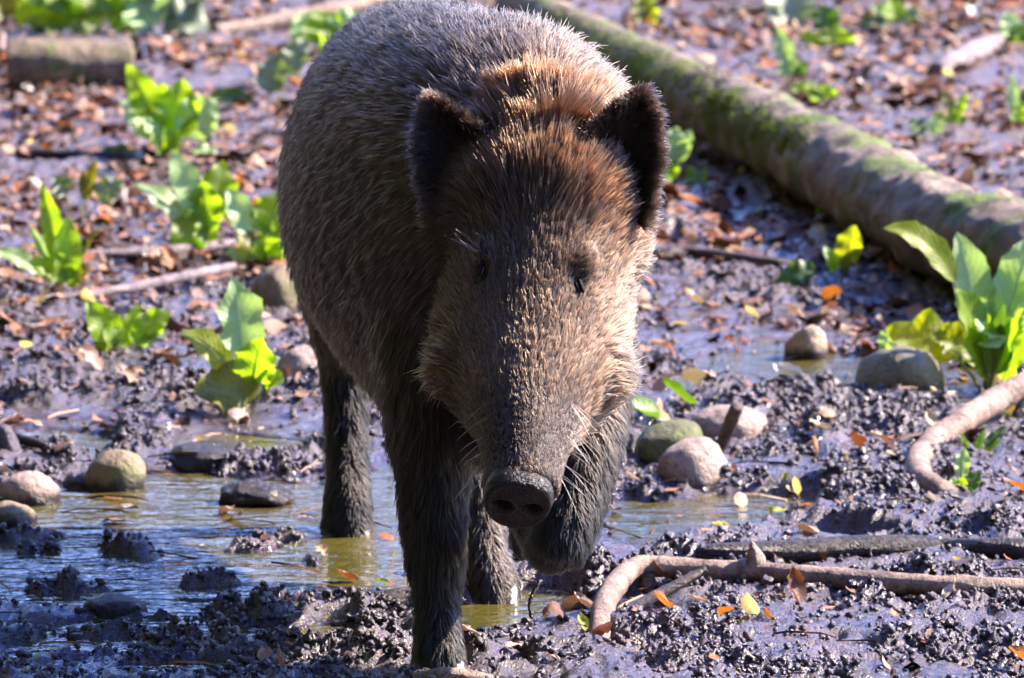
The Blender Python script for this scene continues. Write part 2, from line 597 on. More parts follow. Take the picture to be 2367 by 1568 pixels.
# crumbs and clods of churned mud, thousands of loose lumps in one mesh
def ico():
    import bmesh
    bm = bmesh.new()
    bmesh.ops.create_icosphere(bm, subdivisions=2, radius=1.0)
    V = np.array([v.co for v in bm.verts]); F = np.array([[v.index for v in f.verts] for f in bm.faces])
    bm.free()
    return V, F


IV, IF = ico()
IV1 = IV[:12]
IVS, IFS = None, None


def ico1():
    import bmesh
    bm = bmesh.new()
    bmesh.ops.create_icosphere(bm, subdivisions=1, radius=1.0)
    V = np.array([v.co for v in bm.verts]); F = np.array([[v.index for v in f.verts] for f in bm.faces])
    bm.free()
    return V, F


IVS, IFS = ico1()
CLOD, CRUMB = [], []
for i_ in range(14):
    d_ = 1 + 1.0 * noise3(IV * 1.1 + i_ * 5.3) + 1.1 * noise3(IV * 2.6 + i_ * 3.1)
    CLOD.append(IV * np.clip(d_, .35, 2)[:, None])
    d_ = 1 + 1.5 * noise3(IVS * 1.9 + i_ * 4.1)
    CRUMB.append(IVS * np.clip(d_, .35, 2)[:, None])
ntry = 400000
tx_ = RNG.uniform(-1.15, 1.15, ntry); ty_ = RNG.uniform(6.45, 10.4, ntry)
hh_ = height(tx_, ty_)
ha_ = .25 * (height(tx_ + .02, ty_) + height(tx_ - .02, ty_) + height(tx_, ty_ + .025) + height(tx_, ty_ - .025))
pt_ = noise2(tx_, ty_, 0.16, 9) + .8 * noise2(tx_, ty_, 0.06, 21)
pr_ = smooth(-.25, .35, pt_) * .5 * (.35 + smooth(-.004, .010, hh_ - ha_)) + .03
pr_ *= np.where(hh_ < -.003, .015, 1.0) * (1 - .8 * smooth(8.8, 10.4, ty_))
px_, py_ = project(tx_, ty_, np.zeros(ntry))
pr_ *= 1 - .85 * _mask(px_, py_, FLATS)
kp_ = (RNG.random(ntry) < pr_) & (np.abs(tx_) < .115 * ty_)
tx_, ty_, hh_ = tx_[kp_][:38000], ty_[kp_][:38000], hh_[kp_][:38000]
cv, cf = [], []
sz_ = np.clip(RNG.lognormal(math.log(.0025), .42, len(tx_)), .0014, .0062)
nv_ = 0
for i_ in range(len(tx_)):
    big = sz_[i_] > .0052
    src_, fc_ = (CLOD, IF) if big else (CRUMB, IFS)
    R3 = np.array(Matrix.Rotation(random.uniform(0, 6.28), 3, 'Z') @ Matrix.Rotation(random.uniform(0, 6.28), 3, 'X'))
    W_ = src_[random.randrange(14)] @ R3.T * sz_[i_] * 1.15
    cv.append(W_ + np.array([tx_[i_], ty_[i_], hh_[i_] + sz_[i_] * random.uniform(0, .7)])); cf.append(fc_ + nv_); nv_ += len(W_)
clods = np_mesh('mud_clods', np.vstack(cv), None, np.vstack(cf), M['mud'])
tag(link('mud_clods', clods), 'wet crumbs and clods of churned mud', 'mud clods', kind='stuff')
print('clods', len(tx_), round(time.time() - T0, 1))

# puddle water: one level sheet, the mud rises through it
wx, wy = np.linspace(-2.2, 2.2, 40), np.linspace(5.5, 13.0, 60)
WX, WY = np.meshgrid(wx, wy)
water_me = np_mesh('water', np.stack([WX.ravel(), WY.ravel(), np.zeros(WX.size)], 1), grid_faces(len(wy), len(wx)), mat=M['water'])
tag(link('water', water_me), kind='structure')


# ------------------------------------------------------------------ sticks, logs, branches
def tube_mesh(name, rows, mat, n=60, m=16, rough=0.08, fine=0.02, seed=1, knots=()):
    """rows (x, y, z, r): bark tube with uneven girth"""
    R = catmull([(*r, r[-1]) for r in rows], n)
    V, q, t, par = loft(R, (0.3, 0.1, 0.95), n, m)
    C = np.repeat(R[:, :3], m, 0)
    C = np.vstack([C, R[0, :3], R[-1, :3]])
    d = V - C
    ln = np.linalg.norm(d, axis=1)
    r0 = float(np.mean(R[:, 3]))
    nz = noise3(V / (r0 * 2.2) + seed * 7.7) * rough + noise3(V / (r0 * 0.5) + seed * 3.1) * fine * 2
    V = V + d * nz[:, None] * 1.6
    for (kt, amt, wd) in knots:
        V = V + d * (amt * np.exp(-((par - kt) / wd) ** 2))[:, None]
    return np_mesh(name, V, q, t, mat)


def stick(name, pts, label, mat, cat='stick', parts=(), group=None, n=60, m=14, rough=0.10, fine=0.03, knots=(), sub='bark'):
    """pts (px, py, height of the axis above the mud, radius): placed on the ground along its course"""
    rows = []
    for (px, py, dz, r) in pts:
        g = ground(px, py, dz + 0.012)
        rows.append((g.x, g.y, dz + 0.012, r))
    root = empty(name, rows[0][:3])
    tag(root, label, cat, group)
    sd = random.random() * 20
    link(sub, tube_mesh(sub, rows, mat, n, m, rough, fine, sd, knots), root)
    return root, rows


def side_stub(root, name, rows, mat, n=14, m=10, rough=0.2):
    return link(name, tube_mesh(name, rows, mat, n, m, rough, 0.08, random.random() * 9), root)


# fallen tree trunk, running from behind the boar towards the right
TR = 0.062
trunk_px = [(1190, 0, .050), (1340, 70, .056), (1490, 152, .063), (1645, 232, .069), (1800, 305, .074), (1950, 385, .078), (2060, 452, .080), (2160, 508, .080), (2290, 560, .082), (2440, 612, .084), (2620, 670, .086)]
rows = []
for px, py, r in trunk_px:
    g = ground(px, py + 12, r + 0.02)
    rows.append((g.x, g.y, r + 0.02, r))
trunk = tag(empty('fallen_tree', rows[0][:3]), 'long fallen tree trunk with green moss patches lying across the mud behind the boar', 'tree trunk')
link('bark', tube_mesh('bark', rows, M['trunk'], 220, 48, 0.13, 0.06, 3.3, [(.52, .05, .03), (.72, .06, .03), (.80, .05, .03)]), trunk)
TRUNK_ROWS = catmull(rows, 150)


def moss_mesh(spots, count, blade=0.010):
    V, T = [], []
    for (f, ang, spread, aspread) in spots:
        for _ in range(count):
            i = min(148, max(0, int((f + random.gauss(0, spread)) * 149)))
            c = Vector(TRUNK_ROWS[i, :3]); r = TRUNK_ROWS[i, 3]
            tdir = (Vector(TRUNK_ROWS[i + 1, :3]) - c).normalized()
            s = tdir.cross(Vector((0, 0, 1))).normalized()
            u = s.cross(tdir)
            a = ang + random.gauss(0, aspread)
            nrm = s * math.cos(a) + u * math.sin(a)
            p = c + nrm * (r * 1.03) + tdir * random.uniform(-.008, .008)
            w = Vector((random.gauss(0, 1), random.gauss(0, 1), random.gauss(0, 1))).normalized() * blade * 0.35
            tip = p + (nrm + Vector((random.gauss(0, .5), random.gauss(0, .5), random.gauss(0, .5)))) * blade
            k = len(V)
            V += [p - w, p + w, tip]
            T.append((k, k + 1, k + 2))
    return np_mesh('moss', V, tris=T, mat=M['moss'])


mo = link('moss', moss_mesh([(.30, 0.6, .02, .5), (.36, 0.4, .012, .35), (.42, .25, .015, .4), (.22, .5, .03, .5), (.47, .5, .012, .3), (.12, .3, .03, .5)], 1500, .0055), trunk)
mo['kind'] = 'stuff'

# short cut log, top left
g0, g1 = ground(22, 150, 0.065), ground(303, 152, 0.06)
lr = [(g0.x, g0.y, .066, .056), (g0.x * .75 + g1.x * .25, g0.y, .066, .056), (g0.x * .5 + g1.x * .5, g0.y, .064, .055), (g1.x, g1.y, .062, .053)]
clog = tag(empty('cut_log', lr[0][:3]), 'short sawn log with a dark front side lying in front of broad green leaves', 'log')
link('bark', tube_mesh('bark', lr, M['log'], 50, 32, 0.05, 0.02, 8.1), clog)
for (px_, nm) in ((lr[0], -1), (lr[-1], 1)):
    V, q, t = ellipsoid((px_[0] + nm * 0.0015, px_[1], px_[2]), (0.004, 0.049, 0.049), 10, 24)
    link('cut_end', np_mesh('cut_end', V, q, t, M['endgrain']), clog)

stick('pale_branch', [(495, 72, .016, .016), (600, 55, .022, .015), (720, 30, .03, .016), (860, 2, .03, .017), (980, -30, .03, .018)], 'pale dead branch with a whitish broken tip lying at the back beside the boar', M['branch'], 'branch')
stick('grey_stick', [(185, 592, .014, .009), (300, 586, .016, .010), (440, 576, .016, .010), (560, 560, .014, .008), (680, 548, .01, .007)], 'straight grey stick lying on mud between two leafy plants, upper of two', M['greystick'], 'stick')
stick('grey_stick', [(-30, 712, .008, .007), (110, 692, .014, .008), (200, 684, .015, .008), (330, 660, .016, .009), (470, 630, .016, .009), (540, 615, .01, .007)], 'thin grey stick running out of the frame, lower of two on the mud', M['greystick'], 'stick')
stick('dark_stick', [(40, 352, .01, .009), (150, 358, .014, .010), (270, 364, .012, .010), (330, 372, .006, .008)], 'straight black stick lying beneath the tallest leafy plant', M['darkstick'], 'stick')
stick('brown_stick', [(1560, 578, .012, .008), (1680, 592, .014, .010), (1780, 606, .012, .010), (1850, 616, .006, .008)], 'straight brown stick lying on leaf litter just beyond the boar cheek', M['brownstick'], 'stick')

# arched branch at the right
ab = [(2480, 838, .070, .020), (2367, 885, .062, .020), (2290, 925, .050, .0195), (2220, 970, .042, .019), (2160, 1010, .030, .0185), (2122, 1055, .026, .018), (2128, 1098, .032, .0185), (2168, 1125, .028, .018), (2215, 1152, .010, .017)]
arow = []
for px, py, dz, r in ab:
    g = ground(px, py + 8, dz); arow.append((g.x, g.y, dz, r))
arch = tag(empty('curved_branch', arow[0][:3]), 'bare curved branch bending down into the mud beside the large leafy plant', 'branch')
link('bark', tube_mesh('bark', arow, M['branch'], 110, 16, 0.10, 0.05, 5.5, [(.38, .16, .012), (.5, .12, .01), (.6, .12, .01), (.68, .12, .01), (.76, .1, .01), (.25, .12, .012)]), arch)

# forked branch in the foreground
fb = [(1366, 1560, -.020, 0.0144), (1382, 1480, .014, 0.0148), (1396, 1402, .036, 0.0152), (1425, 1350, .036, 0.0148), (1470, 1312, .038, 0.0144), (1560, 1312, .036, 0.0141), (1660, 1318, .034, 0.0137), (1740, 1322, .032, 0.0144), (1850, 1332, .034, 0.0144), (1980, 1342, .034, 0.0148), (2120, 1352, .034, 0.0144), (2240, 1358, .034, 0.0141), (2380, 1360, .032, 0.0129), (2520, 1362, .03, 0.0122)]
frow = []
for px, py, dz, r in fb:
    g = ground(px, py, dz); frow.append((g.x, g.y, dz, r))
fork = tag(empty('forked_branch', frow[0][:3]), 'pale bent branch with an upright stub lying across the foreground mud', 'branch')
link('bark', tube_mesh('bark', frow, M['branch'], 150, 18, 0.07, 0.035, 2.2, [(.52, .28, .012), (.22, .1, .02), (.32, .1, .01), (.84, .12, .02)]), fork)
c = at(1745, 1310, frow[7][1])
side_stub(fork, 'stub', [(c.x, c.y, c.z - .012, .018), (c.x + .0, c.y, c.z + .010, .013), (c.x - .003, c.y, c.z + .026, .007), (c.x - .004, c.y, c.z + .034, .002)], M['branch'])
c = at(1498, 1325, frow[5][1])
side_stub(fork, 'stub', [(c.x, c.y - .005, c.z, .011), (c.x, c.y - .01, c.z - .02, .009), (c.x + .002, c.y - .012, c.z - .045, .007)], M['branch'])

stick('dark_twig', [(1440, 1415, .006, .007), (1520, 1375, .014, .0075), (1590, 1340, .028, .007), (1632, 1316, .040, .005)], 'short black twig propped against the pale bent branch', M['darkstick'], 'twig')
stick('dark_branch', [(1540, 1290, .004, .012), (1640, 1282, .018, .015), (1800, 1276, .022, .016), (1950, 1266, .022, .016), (2080, 1260, .018, .015), (2180, 1266, .004, .013), (2280, 1270, .018, .016), (2400, 1274, .02, .017), (2520, 1280, .01, .016)], 'long wet black branch half sunk in mud behind the pale bent branch', M['darkstick'], 'branch')
stick('dark_twig', [(-40, 992, .02, .007), (60, 1018, .022, .0075), (130, 1038, .016, .007), (200, 1052, .004, .006)], 'black twig lying over the wet stones by the puddle', M['darkstick'], 'twig')
g = ground(1648, 1082)
tw = tag(empty('broken_twig', g), 'short brown broken twig leaning upright between the three stones', 'twig')
e = at(1705, 938, g.y - .03)
link('bark', tube_mesh('bark', [(g.x - .01, g.y, -.01, .0085), (g.x * .6 + e.x * .4, g.y, e.z * .4, .0095), (e.x, e.y, e.z, .0105)], M['brownstick'], 26, 12, .12, .08, 4.4), tw)
g = ground(1222, 1462)
tw = tag(empty('muddy_twig', g), 'thin black muddy twig standing below the raised foreleg', 'twig')
link('bark', tube_mesh('bark', [(g.x, g.y, -.005, .004), (g.x + .004, g.y, .02, .0035), (g.x + .002, g.y + .01, .04, .003), (g.x + .016, g.y + .02, .065, .0025)], M['darkstick'], 26, 8, .3, .2, 1.4), tw)
stick('wood_sliver', [(960, 1572, .004, .008), (1020, 1560, .014, .009), (1080, 1562, .012, .008), (1140, 1572, .0, .006)], 'pale curved stick at the bottom edge under the front hoof', M['branch'], 'stick')
stick('bark_chunk', [(2165, 165, .02, .02), (2215, 140, .03, .026), (2270, 112, .028, .024), (2310, 92, .015, .015)], 'pale weathered chunk of wood lying on mud beyond the fallen trunk', M['greystick'], 'wood', m=10, rough=0.25)
stick('dark_stick', [(1690, 24, .012, .012), (1760, 16, .016, .014), (1840, 8, .014, .012)], 'short dark stick at the back beside a broad pale leaf', M['darkstick'], 'stick')
print('sticks', round(time.time() - T0, 1))

# ------------------------------------------------------------------ stones
STONE = {
    'tan': mat_stone('tan_stone', [(0.16, 0.11, 0.07), (0.30, 0.21, 0.14), (0.40, 0.29, 0.20)], (0.15, 0.16, 0.04), 0.0),
    'pink': mat_stone('pink_stone', [(0.24, 0.165, 0.135), (0.42, 0.30, 0.25), (0.54, 0.41, 0.34)], None, 0.0),
    'pale': mat_stone('pale_stone', [(0.38, 0.26, 0.17), (0.56, 0.40, 0.28), (0.66, 0.50, 0.37)], None, 0.0),
    'green': mat_stone('mossy_stone', [(0.07, 0.07, 0.035), (0.15, 0.15, 0.06), (0.30, 0.26, 0.12)], (0.12, 0.15, 0.02), 0.0),
    'boulder': mat_stone('lichen_boulder', [(0.12, 0.10, 0.06), (0.22, 0.19, 0.11), (0.34, 0.28, 0.16)], (0.22, 0.18, 0.06), 0.0, 0.35),
    'muddy': mat_stone('muddy_stone', [(0.05, 0.04, 0.04), (0.10, 0.08, 0.08), (0.24, 0.18, 0.15)], None, 0.03, 0.3),
    'brown': mat_stone('brown_stone', [(0.04, 0.022, 0.015), (0.085, 0.05, 0.03), (0.16, 0.09, 0.05)], None, 0.012, 0.2),
    'slate': mat_stone('violet_stone', [(0.07, 0.06, 0.075), (0.14, 0.12, 0.15), (0.26, 0.22, 0.26)], None, 0.0, 0.25),
}


def stone(px, py, w, h, label, kind, depth=0.8, rot=0.0, lump=0.22, facet=0.0, sup=2.3, lean=0.0, sink=0.35):
    """px, py: middle of the visible stone; w, h: its visible size in pixels"""
    gb = ground(px, py + h * 0.5)
    s = scale_at(gb.y)
    W = w / s
    D = W * depth
    Hh = max(0.018, (h / s - D * 0.5 * ST * 0.8))
    c = Vector((gb.x, gb.y + D * 0.42, 0))
    n, m = 22, 32
    V, q, t = ellipsoid((0, 0, 0), (1, 1, 1), n, m)
    V = np.sign(V) * np.abs(V) ** (2 / sup)
    V /= np.maximum(np.linalg.norm(V, axis=1)[:, None] ** 0.5, 0.5)
    sd = px * 0.37 + py * 0.11
    V *= (1 + lump * noise3(V * 1.1 + sd) * 1.6 + lump * 0.5 * noise3(V * 3.0 + sd) + 0.04 * noise3(V * 8 + sd))[:, None]
    if facet:
        for _ in range(7):
            nrm = np.array([random.gauss(0, 1), random.gauss(0, 1), random.gauss(0, 1)]); nrm /= np.linalg.norm(nrm)
            dd = V @ nrm
            V -= np.clip(dd - (0.62 + 0.2 * random.random()), 0, None)[:, None] * nrm * facet
    V[:, 0] += lean * V[:, 2]
    cr, sr = math.cos(rot), math.sin(rot)
    V = np.stack([V[:, 0] * W / 2, V[:, 1] * D / 2, V[:, 2] * Hh * (0.5 + sink)], 1)
    V = np.stack([V[:, 0], V[:, 1] * cr - V[:, 2] * sr * 0, V[:, 2]], 1)
    X = V[:, 0] * cr - V[:, 2] * sr
    Z = V[:, 0] * sr + V[:, 2] * cr
    V = np.stack([X, V[:, 1], Z], 1)
    zt = V[:, 2].max()
    o = link('stone', np_mesh('stone', V, q, t, STONE[kind]))
    o.location = (c.x, c.y, Hh - zt + min(.03, .8 * max(0, float(np.mean(height(np.linspace(c.x - W * .4, c.x + W * .4, 7), np.full(7, gb.y)))))))
    return tag(o, label, 'stone', 'stones lying in the mud and puddles')


stone(262, 1088, 148, 96, 'egg shaped tan stone with a dark wet foot standing in the puddle', 'tan', 0.8, 0, .10, lean=.15)
stone(60, 1130, 150, 78, 'broad tan stone at the puddle edge above a smaller half sunk one', 'pink', 0.9, -.08, .12)
stone(22, 1190, 122, 62, 'half sunk tan stone in the puddle below the broad tan stone', 'tan', 0.8, -.12, .12)
stone(15, 1050, 60, 74, 'small violet stone at the frame edge under the black twig', 'slate', 0.8, .3)
stone(190, 1110, 90, 40, 'flat violet wet stone beside the egg shaped stone', 'slate', 1.0)
stone(600, 1140, 160, 62, 'mud caked stone alone in the puddle near the dark hind leg', 'muddy', 0.7, 0, .5)
stone(470, 1062, 190, 58, 'low mud covered mound of a stone at the far puddle bank', 'muddy', 0.9, 0, .22)
stone(262, 1402, 150, 56, 'wet brown rounded stone with mud on it in the near puddle', 'brown', 0.8, -.1, .1)
stone(645, 688, 150, 110, 'large tan stone showing beside the boar flank behind the leafy plants', 'tan', 0.9, .25, .2)
stone(700, 868, 130, 88, 'pinkish grey stone behind the boar just under its belly', 'pink', 0.9, 0, .12)
stone(915, 1392, 110, 54, 'shiny brown stone beside the front foot', 'brown', 0.8, 0, .2)
stone(1862, 790, 102, 84, 'angular pale orange stone standing in the puddle', 'pale', 0.8, -.15, .15, .8, 2.6)
stone(2082, 866, 250, 118, 'large lichen covered boulder at the puddle below the leafy plant', 'boulder', 0.7, .05, .12, .6, 2.8, .1)
stone(1690, 994, 180, 80, 'smooth pinkish stone behind the leaning twig', 'pink', 0.8, -.05, .12, sup=2.6)
stone(1550, 1040, 180, 105, 'green mossy stone next to the leaning twig', 'green', 0.8, .2, .12, .3)
stone(1600, 1080, 185, 110, 'pale pinkish stone with a muddy front, nearest of three by the leaning twig', 'pink', 0.8, 0, .12, .4)
stone(1455, 1028, 80, 60, 'wet grey stone with a pale patch under the cheek of the boar', 'slate', 0.8, 0, .2)
stone(1545, 602, 100, 40, 'flat brownish stone under the straight brown stick beside the cheek', 'brown', 0.8, 0, .2, .6)
stone(2150, 1385, 60, 40, 'small grey mud stained stone under the pale bent branch', 'muddy', 0.8, 0, .2, .5)
print('stones', round(time.time() - T0, 1))

# ------------------------------------------------------------------ leafy plants (docks)
LEAF = {
    'lime': mat_leaf('lime_leaf', (0.13, 0.21, 0.012), (0.19, 0.28, 0.02), (0.40, 0.64, 0.015), 0.55),
    'mint': mat_leaf('glare_pale_leaf', (0.28, 0.42, 0.17), (0.36, 0.50, 0.22), (0.45, 0.68, 0.14), 0.40),  # sun glare on the blades is put into this pale green
    'deep': mat_leaf('dark_green_leaf', (0.035, 0.085, 0.02), (0.06, 0.12, 0.03), (0.12, 0.26, 0.01), 0.35),
    'spot': mat_leaf('spotted_leaf', (0.14, 0.19, 0.012), (0.20, 0.25, 0.02), (0.52, 0.60, 0.012), 0.55, (0.16, 0.05, 0.008)),
    'olive': mat_leaf('olive_leaf', (0.10, 0.11, 0.012), (0.16, 0.16, 0.02), (0.30, 0.28, 0.01), 0.4, (0.05, 0.03, 0.008)),
    'dusty': mat_leaf('dusty_leaf', (0.16, 0.20, 0.11), (0.24, 0.28, 0.17), (0.2, 0.3, 0.06), 0.25),
}
M['stalk'] = mat_plain('leaf_stalk', (0.20, 0.22, 0.06), 0.4, 0.5)


def dock_leaf(p0, p1, p2, W, s0=0.3, fold=0.25, wav=0.10, twist=0.0, lobes=0.0, mat=None, nu=16, nv=8, blunt=0.5, droop=0.0):
    p0, p1, p2 = (np.array(p, float) for p in (p0, p1, p2))
    us = np.linspace(0, 1, nu)
    tt = s0 + (1 - s0) * us
    P = (1 - tt)[:, None] ** 2 * p0 + (2 * tt * (1 - tt))[:, None] * p1 + tt[:, None] ** 2 * p2
    T = 2 * (1 - tt)[:, None] * (p1 - p0) + 2 * tt[:, None] * (p2 - p1)
    T /= np.linalg.norm(T, axis=1)[:, None] + 1e-9
    N0 = np.array([0.12, -0.62, 0.78])
    S = np.cross(T, N0)
    S /= np.linalg.norm(S, axis=1)[:, None] + 1e-9
    N = np.cross(S, T)
    a = twist * np.linspace(0.6, 1.2, nu)[:, None]
    S, N = S * np.cos(a) + N * np.sin(a), N * np.cos(a) - S * np.sin(a)
    prof = np.sin(np.pi * np.clip(us, 0.0, 1) ** 0.75) ** (0.55 + 0.3 * (1 - blunt))
    prof = np.maximum(prof, 0.02) * (1 + lobes * np.sin(us * 13 + p0[0] * 40))
    ph = random.random() * 6
    vs = np.linspace(-1, 1, nv)
    V, UV = [], []
    for i in range(nu):
        for v in vs:
            w = W / 2 * prof[i]
            ruf = wav * W * abs(v) ** 1.5 * math.sin(us[i] * 17 + ph + (2.1 if v > 0 else 0)) * (0.3 + prof[i])
            ed = 1 + 0.06 * math.sin(us[i] * 37 + ph * 3 + (1 if v > 0 else 4)) * abs(v)
            V.append(P[i] + S[i] * v * w * ed * math.cos(fold) + N[i] * (abs(v) * w * math.sin(fold) + ruf - droop * w * v * v))
            UV.append((0.5 + 0.5 * v, us[i]))
    q = grid_faces(nu, nv)
    # stalk and midrib below the blade
    n2 = 12
    st = np.linspace(0, min(1, s0 + 0.75 * (1 - s0)), n2)
    Q = (1 - st)[:, None] ** 2 * p0 + (2 * st * (1 - st))[:, None] * p1 + st[:, None] ** 2 * p2
    r0 = max(0.0016, W * 0.035)
    rad = np.linspace(r0, r0 * 0.25, n2)
    k0 = len(V)
    m = 5
    Ts = np.gradient(Q, axis=0); Ts /= np.linalg.norm(Ts, axis=1)[:, None] + 1e-9
    A = np.cross(Ts, np.array([0.3, 0.9, 0.2])); A /= np.linalg.norm(A, axis=1)[:, None] + 1e-9
    B = np.cross(Ts, A)
    for i in range(n2):
        for j in range(m):
            c_, s_ = math.cos(j * 2 * math.pi / m), math.sin(j * 2 * math.pi / m)
            V.append(Q[i] + (A[i] * c_ + B[i] * s_) * rad[i]); UV.append((0.5, 0.0))
    qs = grid_faces(n2, m, True) + k0
    stalk = np_mesh('stalk', np.array(V[k0:]), qs - k0, None, M['stalk'])
    me = np_mesh('leaf', np.array(V[:k0]), q, None, mat)
    uvl = me.uv_layers.new(name='UVMap')
    li = np.zeros(len(me.loops), np.int32); me.loops.foreach_get('vertex_index', li)
    uvl.data.foreach_set('uv', np.array(UV, np.float32)[li].ravel())
    return me, stalk


def plant(px, py, label, leaves, name='dock_plant', cat='plant', group='leafy plants growing in the mud'):
    """leaves: (tip dx, tip dy in pixels from the base, depth m, width px, stalk share, arch px, material, twist, lobes)"""
    g = ground(px, py, 0.012)
    root = tag(empty(name, g), label, cat, group)
    s = scale_at(g.y)
    for L in leaves:
        dx, dy, dep, w, s0, arch, mk = L[:7]
        big = 1.4 if py < 110 and px < 500 else 1.0
        dx, dy, w = dx * 1.08 * big, dy * 1.1 * big, w * 1.2 * big
        tw = L[7] if len(L) > 7 else random.uniform(-.35, .35)
        lob = L[8] if len(L) > 8 else random.uniform(0.02, 0.07)
        tip = Vector((dx / s, dep, -dy / s + dep * 0.15))
        b = Vector((random.uniform(-.008, .008) + dx / s * 0.04, random.uniform(-.01, .01), -0.015))
        mid = (b + tip) * 0.5 + Vector((-dx / s * 0.18, -dep * .15, arch / s))
        me, stalk = dock_leaf(b, mid, tip, w / s, s0, random.uniform(.12, .42), random.uniform(.05, .12), tw, lob, LEAF[mk])
        lo = link('leaf', me, root, local=True)
        link('stalk', stalk, lo, local=True)
    return root


plant(392, 372, 'tallest bright green leafy plant standing below the sawn log', [
    (-92, -195, .03, 62, .25, 30, 'lime', .5), (-105, -120, .02, 80, .3, 45, 'mint', .2), (-60, -95, -.03, 75, .35, 30, 'mint', -.3), (28, -168, .02, 92, .3, 15, 'lime', 0),
    (-18, -150, .05, 70, .3, 20, 'lime', .6), (105, -115, .02, 95, .35, 45, 'mint', -.4), (60, -80, -.05, 70, .35, 35, 'lime', .2), (112, -10, -.03, 52, .5, 60, 'mint', .3), (-165, 0, -.04, 45, .55, 70, 'deep', .2), (-10, -80, -.05, 60, .3, 10, 'lime', .1)])
plant(490, 590, 'wide pale green leafy plant above the grey stick', [
    (-165, -140, .03, 62, .35, 50, 'mint', -.2), (-90, -205, .05, 62, .35, 30, 'mint', .2), (20, -180, .06, 80, .4, 10, 'lime', -.3), (-20, -150, .02, 70, .4, 10, 'lime', .4), (-75, -10, -.04, 90, .25, 130, 'lime', .25, .03), (-30, -95, 0, 55, .3, 20, 'lime', 0)])
plant(605, 612, 'dense yellowish leafy plant half hidden behind the boar flank', [
    (-75, -150, .03, 60, .4, 20, 'mint', .2), (40, -140, .04, 88, .4, 20, 'lime', 0), (55, -60, .0, 95, .25, 45, 'lime', .2), (-55, -55, -.02, 70, .3, 40, 'olive', -.2), (10, -75, -.03, 85, .25, 20, 'lime', 0), (-85, -25, -.03, 40, .4, 30, 'mint', .3), (20, 15, -.05, 55, .4, 50, 'lime', -.4), (-50, 60, -.05, 70, .35, 60, 'deep', -.4)])
plant(148, 678, 'slender upright leafy plant with tall narrow leaves near the frame edge', [
    (-45, -225, .02, 48, .3, 0, 'lime', .4), (10, -165, .0, 60, .25, 0, 'lime', -.2), (-10, -95, -.02, 62, .2, 0, 'lime', 0), (-72, -135, .02, 24, .4, 0, 'mint', .6), (-150, -85, .02, 45, .4, 35, 'mint', 0), (-75, -70, -.01, 50, .4, 35, 'lime', .1), (60, -55, 0, 40, .4, 15, 'olive', .3), (85, -130, .06, 20, .5, 20, 'olive', .8)])
plant(285, 836, 'low leafy plant with ragged green leaves near the middle of the muddy bank', [
    (-80, -125, .01, 72, .2, 10, 'lime', .2, .10), (-40, -80, -.02, 78, .2, 5, 'lime', -.1, .10), (100, -95, .02, 62, .3, 45, 'lime', -.3), (-78, -22, -.04, 62, .2, 30, 'olive', .2, .12), (95, -60, .0, 28, .5, 40, 'mint', .4), (35, -105, .04, 40, .3, 20, 'lime', 0)])
plant(582, 938, 'leafy plant with one tall pale lobed leaf beside the belly of the boar', [
    (-38, -265, .02, 98, .42, 15, 'mint', .0, .16), (25, -155, -.02, 92, .40, 5, 'lime', .15), (-148, -160, -.01, 68, .35, 70, 'spot', .1), (68, -58, -.02, 62, .5, 55, 'lime', 0), (62, -100, .0, 45, .5, 60, 'mint', .5), (-122, -55, -.05, 125, .1, 40, 'olive', .35, .06), (-60, 38, -.07, 68, .2, 30, 'olive', .3, .08), (20, -125, .02, 60, .5, 10, 'lime', -.4)])
plant(742, 128, 'bright broad leafy plant at the back touching the boar outline', [
    (-50, -80, .03, 88, .3, 20, 'mint', .2), (20, -85, .03, 85, .3, 10, 'lime', -.2), (98, -72, .04, 70, .4, 35, 'mint', -.2), (70, -20, -.02, 34, .4, 35, 'mint', .4), (0, -50, -.03, 70, .2, 10, 'lime', 0)])
plant(622, 250, 'sprawling dark green plant lying flat between litter and the boar', [
    (-140, -22, .0, 46, .3, 30, 'deep', .2), (20, -105, .04, 70, .3, 15, 'dusty', .3), (80, -130, .06, 60, .5, 10, 'dusty', -.2), (-22, 18, -.03, 30, .25, 20, 'olive', .3), (48, -20, -.02, 24, .2, 15, 'lime', .2), (-125, 0, -.02, 40, .75, 40, 'mint', 0)])
plant(225, 84, 'clump of broad leaves growing right behind the sawn log', [
    (-130, -20, .05, 80, .3, 50, 'lime', .2), (-85, -70, .1, 75, .3, 30, 'lime', 0), (-20, -75, .08, 95, .3, 20, 'lime', -.2), (40, -60, .1, 95, .3, 30, 'lime', .1), (75, -30, .0, 95, .3, 40, 'lime', -.2), (10, -30, -.02, 85, .2, 20, 'lime', .2), (-180, -95, .1, 50, .3, 20, 'lime', .3)])
plant(372, 88, 'dusty grey green broad leaves lying beyond the end of the sawn log', [
    (75, -15, -.02, 95, .2, 45, 'dusty', .2), (10, -75, .08, 85, .3, 20, 'dusty', -.1), (-45, -50, .04, 75, .3, 20, 'mint', .2), (55, -65, .1, 70, .3, 30, 'dusty', 0)])
plant(20, 60, 'few green leaves at the corner of the frame by the end of the sawn log', [
    (-15, 20, -.04, 45, .2, 20, 'lime', 0), (35, -60, .05, 50, .3, 10, 'lime', .2), (70, -50, .05, 40, .3, 20, 'mint', .2), (-30, -40, .02, 50, .3, 10, 'olive', 0)])
plant(1556, 425, 'small bright leafy plant right beside the ear of the boar', [
    (5, -115, .02, 58, .4, 10, 'mint', .0), (40, -105, .03, 40, .5, 15, 'mint', .3), (-18, -55, .0, 48, .3, 10, 'lime', .2), (75, 5, -.03, 62, .3, 55, 'lime', .1), (-20, -25, -.02, 40, .3, 10, 'mint', 0)])
